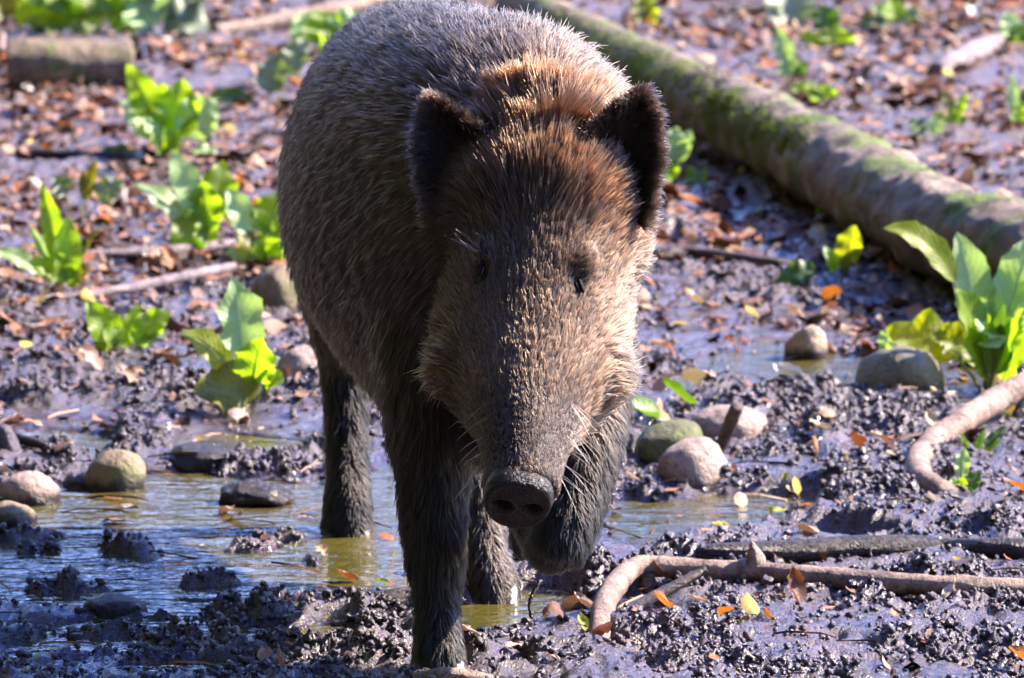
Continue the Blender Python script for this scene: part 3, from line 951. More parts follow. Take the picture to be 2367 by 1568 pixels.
plant(1935, 660, 'seedling with one upright leaf on litter below the fallen trunk', [
    (38, -128, .0, 58, .45, 0, 'spot', .15), (-18, -80, -.01, 32, .5, 0, 'lime', .2), (-130, -5, -.02, 58, .45, 85, 'deep', .15), (28, -70, -.02, 30, .6, 5, 'olive', .3), (-28, -75, .03, 20, .5, 20, 'mint', 0)])
plant(2290, 888, 'large leafy plant with an arching long leaf growing beside the boulder', [
    (-235, -340, -.02, 62, .42, 200, 'spot', .15, .03), (-75, -315, .02, 88, .35, 40, 'mint', .2, .05), (-80, -215, -.03, 105, .22, 20, 'lime', -.1, .01), (-10, -120, -.05, 72, .5, 120, 'mint', .3, .1), (60, -240, .03, 105, .35, 40, 'lime', 0, .03), (40, -160, -.03, 62, .22, 0, 'deep', .1), (90, -210, .06, 95, .3, 30, 'lime', .3), (-215, -72, .10, 120, .35, 60, 'spot', .2, .04), (-120, -70, .08, 100, .35, 65, 'spot', .0), (110, -310, .04, 95, .3, 60, 'mint', -.1), (-35, -70, .06, 70, .3, 40, 'lime', .2), (20, -75, .08, 80, .3, 20, 'olive', 0), (95, -110, -.02, 55, .2, 10, 'lime', .2), (-45, -150, -.04, 34, .2, 0, 'lime', .3), (-15, -175, -.05, 36, .25, 5, 'lime', .4), (22, -195, -.05, 34, .25, 5, 'deep', .5), (62, -185, -.05, 36, .25, 5, 'lime', .4)])
plant(2045, 812, 'single small mint green leaf standing at the edge of the puddle', [(15, -48, .0, 40, .35, 5, 'mint', .1), (-12, -20, -.01, 20, .3, 5, 'mint', .2)], 'seedling')
plant(2222, 1155, 'tiny leafy sprout growing at the buried end of the curved branch', [
    (-22, -48, .0, 32, .35, 8, 'mint', 0), (42, -52, .02, 34, .4, 15, 'deep', .2), (-28, -5, -.02, 30, .3, 15, 'mint', .1), (10, -90, .04, 34, .5, 5, 'mint', .2), (-30, 30, -.03, 50, .2, 20, 'dusty', .1), (5, -50, .0, 26, .4, 5, 'lime', 0)], 'seedling')
plant(2250, 1055, 'tuft of narrow green blades beside the bend of the curved branch', [
    (-28, -52, .0, 16, .2, 4, 'lime', .1), (25, -60, .0, 16, .2, 4, 'deep', .2), (75, -55, .02, 22, .4, 15, 'deep', .1), (60, -30, .01, 18, .3, 8, 'lime', 0), (-60, -10, -.02, 36, .3, 10, 'olive', 0)], 'seedling')
plant(1832, 192, 'upright curly green plant on mud just beyond the fallen trunk', [
    (-35, -115, .02, 42, .3, 5, 'mint', .3, .08), (-15, -60, .0, 48, .3, 5, 'mint', .1), (28, -50, .0, 26, .3, 5, 'deep', .3), (15, -20, -.02, 30, .3, 5, 'olive', 0)])
plant(1925, 120, 'low green plant beyond the fallen trunk beside the curly one', [
    (-75, -30, .02, 36, .3, 20, 'lime', .2), (10, -45, .02, 75, .2, 15, 'lime', 0), (60, 5, -.02, 48, .3, 25, 'mint', .2), (60, 15, -.03, 30, .5, 25, 'deep', .1), (-20, -85, .05, 60, .4, 20, 'deep', .3)])
plant(1825, 62, 'pale broad leaf hanging over at the top behind the fallen trunk', [
    (-10, -85, .05, 110, .1, 10, 'dusty', 0), (-25, -10, -.02, 75, .1, 30, 'dusty', .2)])
plant(1492, 60, 'yellowish bud shaped leaves beyond the upper end of the fallen trunk', [
    (-20, -55, .02, 55, .2, 5, 'olive', 0), (20, -45, .02, 50, .2, 5, 'spot', .2), (-5, -70, .04, 45, .3, 0, 'lime', -.1)])
plant(2085, 60, 'faint dusty leaves at the top among the far litter', [
    (-70, -35, .02, 45, .3, 15, 'mint', .1), (40, -30, .0, 60, .2, 20, 'dusty', .2), (-25, -50, .03, 45, .3, 10, 'lime', 0), (-100, -5, -.02, 40, .4, 20, 'deep', 0)])
plant(2352, 110, 'green leaves cut by the frame high on the muddy slope', [
    (-25, -70, .02, 50, .25, 10, 'mint', .1), (10, -50, .0, 50, .2, 10, 'deep', 0), (-5, -30, -.02, 40, .2, 10, 'lime', .2)])
plant(2352, 290, 'small leaves at the frame edge above the fallen trunk', [
    (-12, -100, .02, 26, .3, 5, 'mint', .1), (5, -50, .0, 32, .3, 5, 'lime', 0), (-18, -30, -.02, 28, .3, 5, 'mint', .2)])
plant(2205, 290, 'spindly weed with sparse thin leaves beyond the fallen trunk', [
    (-22, -70, .02, 26, .4, 5, 'olive', .1), (28, -62, .02, 22, .4, 5, 'lime', .2), (-50, -20, 0, 30, .4, 10, 'lime', 0), (30, -12, 0, 30, .3, 10, 'deep', .1), (-6, -40, .0, 24, .3, 2, 'lime', .2)], 'weed')
plant(2145, 318, 'ground hugging weed at the far side of the mossy trunk', [
    (-40, -30, .02, 40, .3, 15, 'deep', .1), (25, -35, .02, 34, .3, 10, 'mint', 0), (-10, 10, -.02, 34, .3, 10, 'lime', .2)], 'weed')
plant(1890, 238, 'yellow green cushion of leaves on top edge of the fallen trunk', [
    (-60, -30, .02, 52, .1, 15, 'lime', .1), (-20, -38, .02, 55, .1, 10, 'spot', 0), (30, -30, .02, 60, .1, 10, 'lime', .2), (50, 5, -.02, 50, .1, 15, 'spot', 0), (-40, 0, -.02, 55, .1, 15, 'lime', .2), (5, -10, -.03, 55, .1, 10, 'lime', 0)], 'weed')
plant(1900, 510, 'tiny two leaved weed at the shadow foot of the fallen trunk', [(-4, -52, 0, 18, .3, 2, 'lime', .2), (6, -30, 0, 14, .3, 2, 'deep', 0)], 'weed')
plant(180, 520, 'withered thin stalked plant behind the slender leafy one', [
    (40, -130, .03, 30, .4, 10, 'olive', .3), (10, -110, .02, 14, .6, 5, 'olive', .2), (-50, -110, -.02, 55, .6, 20, 'dusty', .3), (100, -90, .0, 70, .5, 30, 'dusty', .1)], 'weed')
print('plants', round(time.time() - T0, 1))

# ------------------------------------------------------------------ fallen leaves
DEAD = {
    'tan': mat_leaf('tan_dead_leaf', (0.30, 0.17, 0.09), (0.40, 0.25, 0.14), (0.40, 0.20, 0.07), 0.2, None, True, 0.5),
    'pink': mat_leaf('pinkish_dead_leaf', (0.28, 0.17, 0.13), (0.42, 0.28, 0.21), (0.35, 0.18, 0.10), 0.15, None, True, 0.4),
    'orange': mat_leaf('orange_dead_leaf', (0.30, 0.10, 0.02), (0.42, 0.16, 0.035), (0.55, 0.18, 0.02), 0.3, None, True, 0.4),
    'rust': mat_leaf('rust_dead_leaf', (0.12, 0.035, 0.012), (0.20, 0.06, 0.02), (0.3, 0.08, 0.015), 0.25, None, True, 0.4),
    'brown': mat_leaf('brown_dead_leaf', (0.06, 0.035, 0.022), (0.13, 0.07, 0.045), (0.14, 0.06, 0.02), 0.15, None, True, 0.35),
    'yellow': mat_leaf('yellow_dead_leaf', (0.50, 0.36, 0.03), (0.60, 0.46, 0.06), (0.65, 0.45, 0.03), 0.35, (0.25, 0.12, 0.03), True, 0.4),
    'cream': mat_leaf('cream_dead_leaf', (0.48, 0.38, 0.24), (0.60, 0.50, 0.34), (0.45, 0.33, 0.15), 0.2, None, True, 0.45),
    'white': mat_leaf('silvery_dead_leaf', (0.42, 0.40, 0.38), (0.55, 0.52, 0.48), (0.3, 0.28, 0.22), 0.15, None, True, 0.4),
    'green': mat_leaf('green_fallen_leaf', (0.06, 0.15, 0.015), (0.12, 0.24, 0.02), (0.2, 0.4, 0.01), 0.3, None, True, 0.35),
    'greenyellow': mat_leaf('yellowing_fallen_leaf', (0.22, 0.26, 0.02), (0.36, 0.34, 0.03), (0.4, 0.42, 0.02), 0.35, (0.3, 0.2, 0.03), True, 0.35),
    'mud': mat_leaf('mud_coated_leaf', (0.09, 0.065, 0.06), (0.16, 0.115, 0.105), (0.05, 0.03, 0.02), 0.1, None, True, 0.22),
}
def mat_litter():
    k = NT('litter_leaf')
    rnd = k.n('ShaderNodeNewGeometry').outputs['Random Per Island']
    col = k.ramp(rnd, [(0.0, (.035, .018, .014)), (.25, (.10, .042, .024)), (.45, (.20, .095, .052)), (.62, (.32, .18, .11)), (.76, (.30, .09, .018)), (.88, (.42, .29, .18)), (.96, (.14, .042, .014)), (1.0, (.42, .28, .03))])
    n = k.noise(k.pos(), 160, 4, .6)
    col = k.mix(k.ramp(n, [(.45, 0.0), (.75, .7)]), col, (.06, .035, .03))
    s_ = k.bsdf(col, .55, .3, k.bump(n, .5, .003))
    return k.done(s_.outputs[0])


MIXED = mat_litter()


def dead_shape(kind, seed, nu=8, nv=5):
    r = random.Random(seed)
    curl = r.uniform(-1.0, 1.4); bend = r.uniform(-1.2, 1.2); cup = r.uniform(-.5, .9); tw = r.uniform(-.8, .8)
    V, UV = [], []
    for i in range(nu):
        u = i / (nu - 1)
        if kind == 'oval': w = 0.29 * math.sin(math.pi * u ** 0.85) ** 0.8
        elif kind == 'narrow': w = 0.15 * math.sin(math.pi * u ** 0.9) ** 0.8
        elif kind == 'round': w = 0.42 * math.sin(math.pi * (0.06 + 0.92 * u)) ** 0.6
        else: w = 0.25 * math.sin(math.pi * u ** 1.1) ** 0.7 * (1 + 0.38 * math.cos(u * 22))
        w = max(w, 0.012)
        for j in range(nv):
            v = -1 + 2 * j / (nv - 1)
            x = v * w; y = u - 0.5
            z = cup * w * v * v * 0.8 + bend * 0.25 * (u - .5) ** 2 * 2 + 0.05 * r.uniform(-1, 1) + curl * 0.12 * v * u
            a = tw * (u - .5)
            V.append((x * math.cos(a) - z * math.sin(a), y, x * math.sin(a) + z * math.cos(a))); UV.append((0.5 + v / 2, u))
    F = [list(f) for f in grid_faces(nu, nv)]
    k = len(V)
    if kind != 'narrow':                                   # a short stalk
        for (dx, yy, zz) in ((-.008, -.5, 0), (.008, -.5, 0), (.03, -.68, .03), (.018, -.68, .03)):
            V.append((dx, yy, zz)); UV.append((.5, 0))
        F.append([k, k + 1, k + 2, k + 3])
    return np.array(V), np.array(F), np.array(UV)


SHAPES = [dead_shape(kd, 31 + i) for i, kd in enumerate(['oval'] * 6 + ['lobed'] * 4 + ['round'] * 3 + ['narrow'] * 3)]
LOW = [dead_shape(kd, 71 + i, 5, 3) for i, kd in enumerate(['oval'] * 7 + ['lobed'] * 3 + ['round'] * 3 + ['narrow'] * 3)]
SHAPE_ID = {'oval': range(0, 6), 'lobed': range(6, 10), 'round': range(10, 13), 'narrow': range(13, 16)}
_leaf_cache = {}


def leaf_mesh(si, mk):
    if (si, mk) not in _leaf_cache:
        V, F, UV = SHAPES[si]
        me = np_mesh('fallen_leaf', V, F, None, DEAD[mk])
        uvl = me.uv_layers.new(name='UVMap')
        li = np.zeros(len(me.loops), np.int32); me.loops.foreach_get('vertex_index', li)
        uvl.data.foreach_set('uv', UV.astype(np.float32)[li].ravel())
        _leaf_cache[(si, mk)] = me
    return _leaf_cache[(si, mk)]


def fallen_leaf(x, y, size, si, mk, yaw, tilt, roll, label, group, z=None):
    o = link('fallen_leaf', leaf_mesh(si, mk))
    if z is None:
        z = float(np.max(height(np.array([x, x + .012, x - .012, x, x]), np.array([y, y, y, y + .015, y - .015]))))
        z = max(z, 0.0) + 0.004 + size * 0.25 * abs(math.sin(tilt))
    o.location = (x, y, z)
    o.scale = (size, size, size)
    o.rotation_euler = Matrix.Rotation(yaw, 3, 'Z').to_quaternion().to_matrix().to_euler()
    o.rotation_euler = (Matrix.Rotation(yaw, 3, 'Z') @ Matrix.Rotation(tilt, 3, 'X') @ Matrix.Rotation(roll, 3, 'Y')).to_euler()
    return tag(o, label, 'leaf', group)


GL = 'single fallen leaves one can pick out'
# (px, py, length px, shape, kind, yaw, tilt, roll, label)
NAMED = [
    (1735, 1440, 58, 'round', 'yellow', .2, .75, .1, 'round bright yellow leaf standing up in the foreground mud below the branch'),
    (2212, 1322, 36, 'lobed', 'yellow', 2.6, .6, .1, 'small vivid yellow leaf just above the pale bent branch'),
    (1832, 1400, 92, 'oval', 'rust', .3, 1.1, .5, 'curled rust coloured leaf standing on edge in the foreground mud'),
    (1838, 1378, 44, 'round', 'greenyellow', .8, .5, -.3, 'pale green leaf tip above the curled rust leaf'),
    (1775, 1460, 52, 'narrow', 'orange', 2.7, .7, .2, 'thin orange curled leaf right of the round yellow leaf'),
    (1842, 1128, 48, 'oval', 'yellow', .3, 1.1, .1, 'upright yellow leaf at the bank of the small puddle'),
    (1815, 1122, 30, 'oval', 'greenyellow', -.4, .8, 0, 'dull yellow leaf next to the upright yellow one'),
    (1714, 1145, 42, 'round', 'cream', .2, .9, .1, 'whitish round leaf standing over the small puddle'),
    (1805, 1164, 56, 'narrow', 'greenyellow', 1.5, .1, .05, 'yellow green narrow leaf floating flat in the small puddle'),
    (1667, 1198, 42, 'oval', 'yellow', 1.2, .2, .1, 'ochre yellow leaf floating in the small puddle'),
    (1345, 1474, 50, 'oval', 'greenyellow', .3, .9, .2, 'green and yellow leaf beside the foot of the pale bent branch'),
    (1345, 1445, 64, 'oval', 'pink', 1.0, .5, .2, 'pale brown leaf above the green and yellow one at the branch foot'),
    (1545, 988, 100, 'lobed', 'orange', 1.2, .8, .2, 'crumpled orange leaf next to the green leaf under the cheek'),
    (1572, 945, 120, 'narrow', 'green', 2.0, .7, .2, 'dark green pointed leaf sticking up by the crumpled orange leaf'),
    (1495, 968, 115, 'oval', 'green', 1.3, .5, 0, 'ragged bright green leaf close under the boar cheek tuft'),
    (1895, 1036, 56, 'oval', 'cream', 1.5, .4, .2, 'pale greenish white leaf lying on the clods between twig and branch'),
    (2192, 1408, 70, 'narrow', 'cream', -.6, .6, .3, 'long whitish leaf on the foreground mud under the branch'),
    (1885, 1072, 50, 'narrow', 'orange', .3, 1.0, .2, 'bright orange folded leaf upright in the clods'),
    (1985, 1052, 60, 'oval', 'rust', 2.1, .8, .2, 'rusty folded leaf near the whitish leaf on the clods'),
    (2348, 1155, 60, 'oval', 'orange', 1.5, .5, .3, 'golden curled leaf at the frame edge below the sprout'),
    (2150, 998, 54, 'oval', 'cream', .4, .9, .2, 'cream leaf hanging beside the curved branch'),
    (2080, 1290, 34, 'narrow', 'rust', 2.2, .8, .2, 'small rust leaf lying over the black sunk branch'),
    (2328, 1322, 22, 'round', 'orange', 1.0, .5, .2, 'tiny orange leaf above the thin end of the branch'),
    (120, 1210, 74, 'oval', 'tan', 1.4, .15, .05, 'pale tan leaf floating flat beside the half sunk stone'),
    (262, 1134, 44, 'narrow', 'orange', 1.5, .1, 0, 'orange leaf floating at the foot of the egg shaped stone'),
    (300, 1158, 48, 'oval', 'mud', 1.5, .1, 0, 'dull brown leaf afloat in front of the egg shaped stone'),
    (757, 1146, 34, 'round', 'tan', .6, .4, 0, 'small tan leaf on the water near the muddy stone'),
    (700, 1176, 36, 'narrow', 'pink', 1.5, .1, 0, 'pinkish sliver of leaf afloat in mid puddle'),
    (800, 1320, 56, 'oval', 'rust', 1.3, .3, .3, 'dark rust leaf in shiny mud in front of the dark hind leg'),
    (880, 1328, 40, 'oval', 'green', 1.5, .1, 0, 'dark green leaf flat on shiny mud beside the front leg'),
    (940, 1190, 52, 'oval', 'orange', .5, .9, .3, 'orange leaf half hidden behind the front leg'),
    (1050, 1545, 40, 'oval', 'yellow', .8, .6, .2, 'yellow scrap of leaf at the front hoof'),
    (650, 1555, 66, 'narrow', 'orange', .3, .9, .3, 'orange curled leaf at the bottom edge near the frame foot'),
    (385, 380, 10, 'oval', 'orange', 0, 0, 0, None),
    (40, 800, 44, 'round', 'orange', .8, .6, .2, 'orange pink round leaf on the bank near the frame edge'),
    (62, 820, 40, 'round', 'yellow', .4, .5, .2, 'amber leaf touching the orange pink round one'),
    (262, 745, 10, 'oval', 'orange', 0, 0, 0, None),
    (205, 705, 46, 'round', 'yellow', .4, .5, .2, 'bright amber leaf under the thin grey stick'),
    (390, 625, 76, 'oval', 'orange', .5, 1.0, .2, 'rust orange leaf standing between the two grey sticks'),
    (208, 870, 84, 'oval', 'pink', .7, .6, .2, 'large greyish pink leaf on the bank below the ragged plant'),
    (285, 890, 44, 'round', 'pink', .4, .6, .2, 'pink tan round leaf right of the greyish pink one'),
    (270, 948, 46, 'lobed', 'rust', 1.4, .4, .2, 'rust red leaf pair on the bank above the puddle'),
    (505, 940, 78, 'lobed', 'pink', 1.3, .3, .1, 'pale lobed leaf at the foot of the plant with the lobed pale leaf'),
    (405, 142, 84, 'lobed', 'rust', 1.2, .5, .2, 'rust red crumpled leaf right of the sawn log'),
    (530, 315, 38, 'round', 'yellow', .2, .6, .2, 'cream yellow round leaf between tall plant and boar'),
    (690, 212, 52, 'oval', 'orange', 1.2, .4, .2, 'orange leaf close to the boar back'),
    (80, 270, 92, 'oval', 'pink', 1.3, .6, .3, 'big pale pink leaf raised off the mud below the log'),
    (70, 220, 40, 'round', 'white', 1.0, .4, .2, 'silvery leaf below the sawn log'),
    (1735, 720, 46, 'oval', 'yellow', .9, .6, .2, 'bright amber leaf on wet mud right of the boar cheek'),
    (1700, 790, 58, 'oval', 'rust', 1.1, .8, .4, 'dark folded leaf with pale rim in front of the amber leaf'),
    (1600, 705, 62, 'oval', 'cream', 1.3, .6, .3, 'cream leaf beside the boar cheek on wet mud'),
    (1530, 800, 60, 'oval', 'tan', 1.5, .2, .1, 'tan leaf lying on shiny mud beside the jaw'),
    (1790, 915, 64, 'oval', 'pink', 1.5, .1, .05, 'pink leaf floating in the far puddle'),
    (2320, 868, 90, 'lobed', 'orange', 1.4, .6, .2, 'frilled orange leaf lying on the curved branch'),
    (1975, 630, 40, 'lobed', 'orange', 1.0, .6, .2, 'orange scrap of leaf beside the seedling'),
    (1600, 480, 72, 'oval', 'orange', 1.3, .4, .2, 'orange tan leaf on litter beside the boar ear plant'),
    (1850, 470, 56, 'oval', 'yellow', 1.2, .4, .2, 'yellow tan leaf lying in front of the fallen trunk'),
    (1915, 505, 10, 'oval', 'orange', 0, 0, 0, None),
    (1868, 48, 44, 'oval', 'orange', 1.2, .5, .2, 'golden orange leaf at the top beside the pale broad leaf'),
    (2190, 188, 30, 'round', 'yellow', .5, .5, .2, 'small golden leaf far off beyond the mossy trunk'),
    (2130, 212, 44, 'oval', 'cream', 1.2, .5, .2, 'cream leaf far off beyond the mossy trunk'),
]
for (px, py, ln, kd, mk, yaw, tilt, roll, lab) in NAMED:
    if lab is None:
        continue
    g = ground(px, py, 0.015)
    fallen_leaf(g.x, g.y, ln / scale_at(g.y), random.choice(SHAPE_ID[kd]), mk, yaw + random.uniform(-.2, .2), tilt, roll, lab, GL)

n_named = sum(1 for r in NAMED if r[-1])
GROUPS = {'a': 'litter leaves on the slope', 'b': 'litter leaves at mid distance', 'c': 'litter leaves in the foreground'}
MARKS = [(160, 110, 'sawn log'), (260, 50, 'leaf clump behind the sawn log'), (390, 300, 'tallest leafy plant'), (490, 480, 'wide pale green plant'), (145, 600, 'slender upright plant'), (285, 780, 'ragged low plant'),
         (580, 850, 'plant with the pale lobed leaf'), (760, 80, 'bright plant touching the boar outline'), (620, 200, 'sprawling dark green plant'), (700, 40, 'pale branch at the back'), (310, 590, 'straight grey stick'),
         (150, 690, 'thin lower grey stick'), (160, 357, 'black stick under the tall plant'), (1700, 595, 'straight brown stick'), (1560, 360, 'plant beside the boar ear'), (1930, 600, 'seedling under the trunk'),
         (2270, 700, 'large arching plant'), (2090, 870, 'lichen boulder'), (1860, 790, 'angular pale stone'), (2120, 1060, 'curved branch bend'), (2230, 1110, 'tiny sprout'), (1690, 990, 'leaning twig'), (1560, 1060, 'green mossy stone'),
         (1400, 1400, 'bend of the pale branch'), (1745, 1290, 'stub of the pale branch'), (2050, 1350, 'thin end of the pale branch'), (1735, 1440, 'round yellow leaf'), (1690, 1200, 'small puddle'), (2190, 1410, 'long whitish leaf'),
         (1000, 1500, 'front hoof'), (1130, 1380, 'far hind hoof'), (810, 1200, 'dark hind leg'), (600, 1140, 'mud caked stone'), (262, 1090, 'egg shaped stone'), (60, 1130, 'broad tan stone'), (262, 1405, 'wet brown stone'),
         (1600, 170, 'upper end of the fallen trunk'), (1900, 330, 'middle of the fallen trunk'), (2200, 500, 'thick end of the fallen trunk'), (1830, 120, 'curly green plant'), (2220, 130, 'pale chunk of wood'), (2205, 250, 'spindly weed'), (1950, 90, 'low plant beyond the trunk'),
         (1700, 780, 'amber leaf by the cheek'), (1650, 450, 'orange tan leaf by the ear'), (80, 270, 'big pale pink leaf'), (405, 142, 'rust red crumpled leaf'), (205, 890, 'large greyish pink leaf'), (2350, 110, 'frame edge leaves'), (1470, 1480, 'green and yellow leaf')]
SHAPE_WORD = ['oval'] * 6 + ['lobed'] * 4 + ['rounded'] * 3 + ['slim'] * 3


def near_mark(px, py):
    m = min(MARKS, key=lambda q: (q[0] - px) ** 2 + (1.6 * (q[1] - py)) ** 2)
    dx, dy = px - m[0], py - m[1]
    rel = ('just right of' if dx > 0 else 'just left of') if abs(dx) > abs(dy) * 1.3 else ('just below' if dy > 0 else 'just above')
    return rel + ' the ' + m[2]


WORD = {'tan': 'tan', 'pink': 'pinkish', 'orange': 'orange', 'rust': 'rust brown', 'brown': 'dark brown', 'yellow': 'yellow', 'cream': 'cream', 'white': 'silvery', 'green': 'green', 'greenyellow': 'yellowing', 'mud': 'mud coated'}


def on_boar(px, py):
    return 640 < px < 1500 and py < 1100


cand = []
while len(cand) < 296 - n_named:
    px, py = random.uniform(0, 2367), random.uniform(0, 1568)
    if on_boar(px, py):
        continue
    p_keep = 1.0 if py < 700 else (0.7 if py < 980 else 0.42)
    if px < 1000 and py > 1000: p_keep *= 0.3
    if random.random() > p_keep:
        continue
    cand.append((px, py))
USED = set()
for (px, py) in cand:
    z = 'a' if py < 450 else ('b' if py < 980 else 'c')
    mk = random.choices(['tan', 'pink', 'orange', 'rust', 'brown', 'yellow', 'cream', 'white', 'mud', 'greenyellow'], [7, 8, 3, 2.5, 5, 1, 2.5, 1, 5 if z != 'a' else 3, .5])[0]
    g = ground(px, py, 0.015)
    ln = random.uniform(.030, .062) if z != 'c' else random.uniform(.022, .045)
    for _try in range(40):
        si = random.randrange(16)
        tl, rl = random.uniform(-.7, .7), random.uniform(-.5, .5)
        size_word = 'tiny' if ln < .03 else ('small' if ln < .048 else 'large')
        how = 'steeply tilted ' if abs(tl) > .48 else ('flat ' if abs(tl) < .15 else '')
        lab = '%s %s%s %s leaf %s' % (size_word, how, WORD[mk].split()[-1] if how else WORD[mk], SHAPE_WORD[si], near_mark(px, py))
        if lab not in USED:
            break
        if _try > 12:
            mk = random.choice(['tan', 'pink', 'orange', 'rust', 'brown', 'cream'])
    USED.add(lab)
    fallen_leaf(g.x, g.y, ln, si, mk, random.uniform(0, 6.28), tl, rl, lab, GROUPS[z])

# the rest of the litter: one mesh of leaves and crumbs that nobody could count
LV, LF, LU = [], [], []
nl = 26000
lx = RNG.uniform(-2.6, 2.6, nl * 4); ly = RNG.uniform(6.6, 15.5, nl * 4)
keep = RNG.uniform(0, 1, nl * 4) < np.where(ly > 9.2, 1.0, np.where(ly > 8.4, 0.4, 0.12))
keep &= np.abs(lx) < 0.19 * ly
keep &= (height(lx, ly) > -.002) | (RNG.uniform(0, 1, len(lx)) < .12)
keep &= RNG.uniform(0, 1, len(lx)) < .25 + .95 * smooth(-.25, .25, noise2(lx, ly, .35, 33))
lx, ly = lx[keep][:nl], ly[keep][:nl]
lz = np.maximum(height(lx, ly), 0) + 0.004
k = 0
for i in range(len(lx)):
    V, F, UV = LOW[random.randrange(16)]
    sz = random.choice([random.uniform(.010, .03), random.uniform(.024, .055)])
    if ly[i] < 9.0: sz *= .62
    tl = .06 if lz[i] < .0045 else .42
    R3 = np.array(Matrix.Rotation(random.uniform(0, 6.28), 3, 'Z') @ Matrix.Rotation(random.gauss(0, tl), 3, 'X') @ Matrix.Rotation(random.gauss(0, tl), 3, 'Y'))
    W = V * sz @ R3.T + np.array([lx[i], ly[i], lz[i]])
    LV.append(W); LF.append(F + k); k += len(V)
for i in range(420):
    y_ = random.uniform(6.8, 13.5); x_ = random.uniform(-.12, .12) * y_
    z_ = max(0.0, hz(x_, y_)) + .005
    V, F, UV = LOW[15]
    R3 = np.array(Matrix.Rotation(random.uniform(0, 6.28), 3, 'Z') @ Matrix.Rotation(random.gauss(0, .12), 3, 'X'))
    LV.append((V * np.array([.12, 1, .25]) * random.uniform(.04, .12)) @ R3.T + np.array([x_, y_, z_])); LF.append(F + k); k += len(V)
me = np_mesh('leaf_litter', np.vstack(LV), np.vstack(LF), None, MIXED)
tag(link('leaf_litter', me), 'scattered crumbs of dead leaves over the mud', 'leaf litter', kind='stuff')
print('leaves', round(time.time() - T0, 1))

# ------------------------------------------------------------------ far woodland (its reflection lies in the puddles) and unseen trees added for shade
rw = random.Random(5)
WV, WF, TV, TQ, TT = [], [], [], [], []
kq = 0; tvn = 0
for _ in range(40):
    tx, ty = rw.uniform(-19, 19), rw.uniform(25, 44)
    if _ >= 34:
        tx, ty = rw.uniform(-5.5, 1.6), rw.uniform(39, 46)
    if -5.5 < tx < 1.6 and _ < 34:
        continue
    hgt = rw.uniform(6, 12)
    V, q, t, _p = loft([(tx, ty, -.2, .22, .22), (tx + rw.uniform(-.3, .3), ty, hgt * .5, .15, .15), (tx + rw.uniform(-.5, .5), ty, hgt, .05, .05)], (1, 0, 0), 10, 8)
    TV.append(V); TQ.append(q + tvn); TT.append(t + tvn); tvn += len(V)
    for _c in range(14):
        cx, cy, cz = tx + rw.gauss(0, 1.1), ty + rw.gauss(0, 1.1), rw.uniform(.12, 1.0) * hgt
        for _l in range(60):
            p = np.array([cx + rw.gauss(0, .5), cy + rw.gauss(0, .5), cz + rw.gauss(0, .35)])
            a = np.array([rw.gauss(0, 1) for _q in range(3)]); a /= np.linalg.norm(a)
            b = np.cross(a, [rw.gauss(0, 1) for _q in range(3)]); b /= np.linalg.norm(b) + 1e-6
            a *= .16; b *= .10
            WV += [p - a, p - b, p + a, p + b]; WF.append((kq, kq + 1, kq + 2, kq + 3)); kq += 4
for _ in range(105):                                       # unseen trees added round the clearing to block sky light, open towards the sun
    az = rw.uniform(math.radians(140), math.radians(325))
    dist = rw.uniform(9.5, 20)
    tx, ty = math.sin(az) * dist, math.cos(az) * dist + 5
    hgt = rw.uniform(11, 18)
    V, q, t, _p = loft([(tx, ty, -.2, .25, .25), (tx, ty, hgt * .5, .16, .16), (tx, ty, hgt, .05, .05)], (1, 0, 0), 8, 8)
    TV.append(V); TQ.append(q + tvn); TT.append(t + tvn); tvn += len(V)
    for _l in range(520):
        p = np.array([tx + rw.gauss(0, 1.6), ty + rw.gauss(0, 1.6), rw.uniform(.08, 1.0) * hgt])
        a = np.array([rw.gauss(0, 1) for _q in range(3)]); a /= np.linalg.norm(a)
        b = np.cross(a, [rw.gauss(0, 1) for _q in range(3)]); b /= np.linalg.norm(b) + 1e-6
        a *= .55; b *= .40
        WV += [p - a, p - b, p + a, p + b]; WF.append((kq, kq + 1, kq + 2, kq + 3)); kq += 4
M['wood_leaf'] = mat_leaf('woodland_leaf', (0.07, 0.10, 0.012), (0.11, 0.12, 0.015), (0.30, 0.34, 0.02), 0.45, None, False, 0.5, True)
nW = len(WV)
me = np_mesh('woodland', np.vstack([np.array(WV), np.vstack(TV)]), np.vstack([np.array(WF), np.vstack(TQ) + nW]), np.vstack(TT) + nW, M['wood_leaf'])
me.materials.append(M['brownstick'])
mi = np.zeros(len(me.polygons), np.int32); mi[len(WF):] = 1
me.polygons.foreach_set('material_index', mi)
tag(link('woodland', me), 'sunlit green wood mirrored in the puddles, with unseen trees added for shade', 'woodland', kind='stuff')

# ------------------------------------------------------------------ the wild boar
BASE = Vector((-.06, 7.3, 0))
boar = tag(empty('wild_boar', BASE), 'bristly brown wild boar walking head down through the mud with one foreleg raised', 'wild boar')

P0 = np.array([.036, 6.975, .700])       # poll
S1 = np.array([.012, 6.665, .325])       # top of the snout disc
AX = S1 - P0; HL = np.linalg.norm(AX); AX /= HL
SIDE = np.array([1.0, 0.0, -0.02]); SIDE -= AX * (SIDE @ AX); SIDE /= np.linalg.norm(SIDE)
NRM = np.cross(AX, SIDE); NRM = NRM if NRM[1] < 0 else -NRM    # out of the face

src = dict(V=[], Q=[], T=[], flow=[], ln=[], lift=[], base=[], tip=[], den=[], wet=[])
_nv = 0


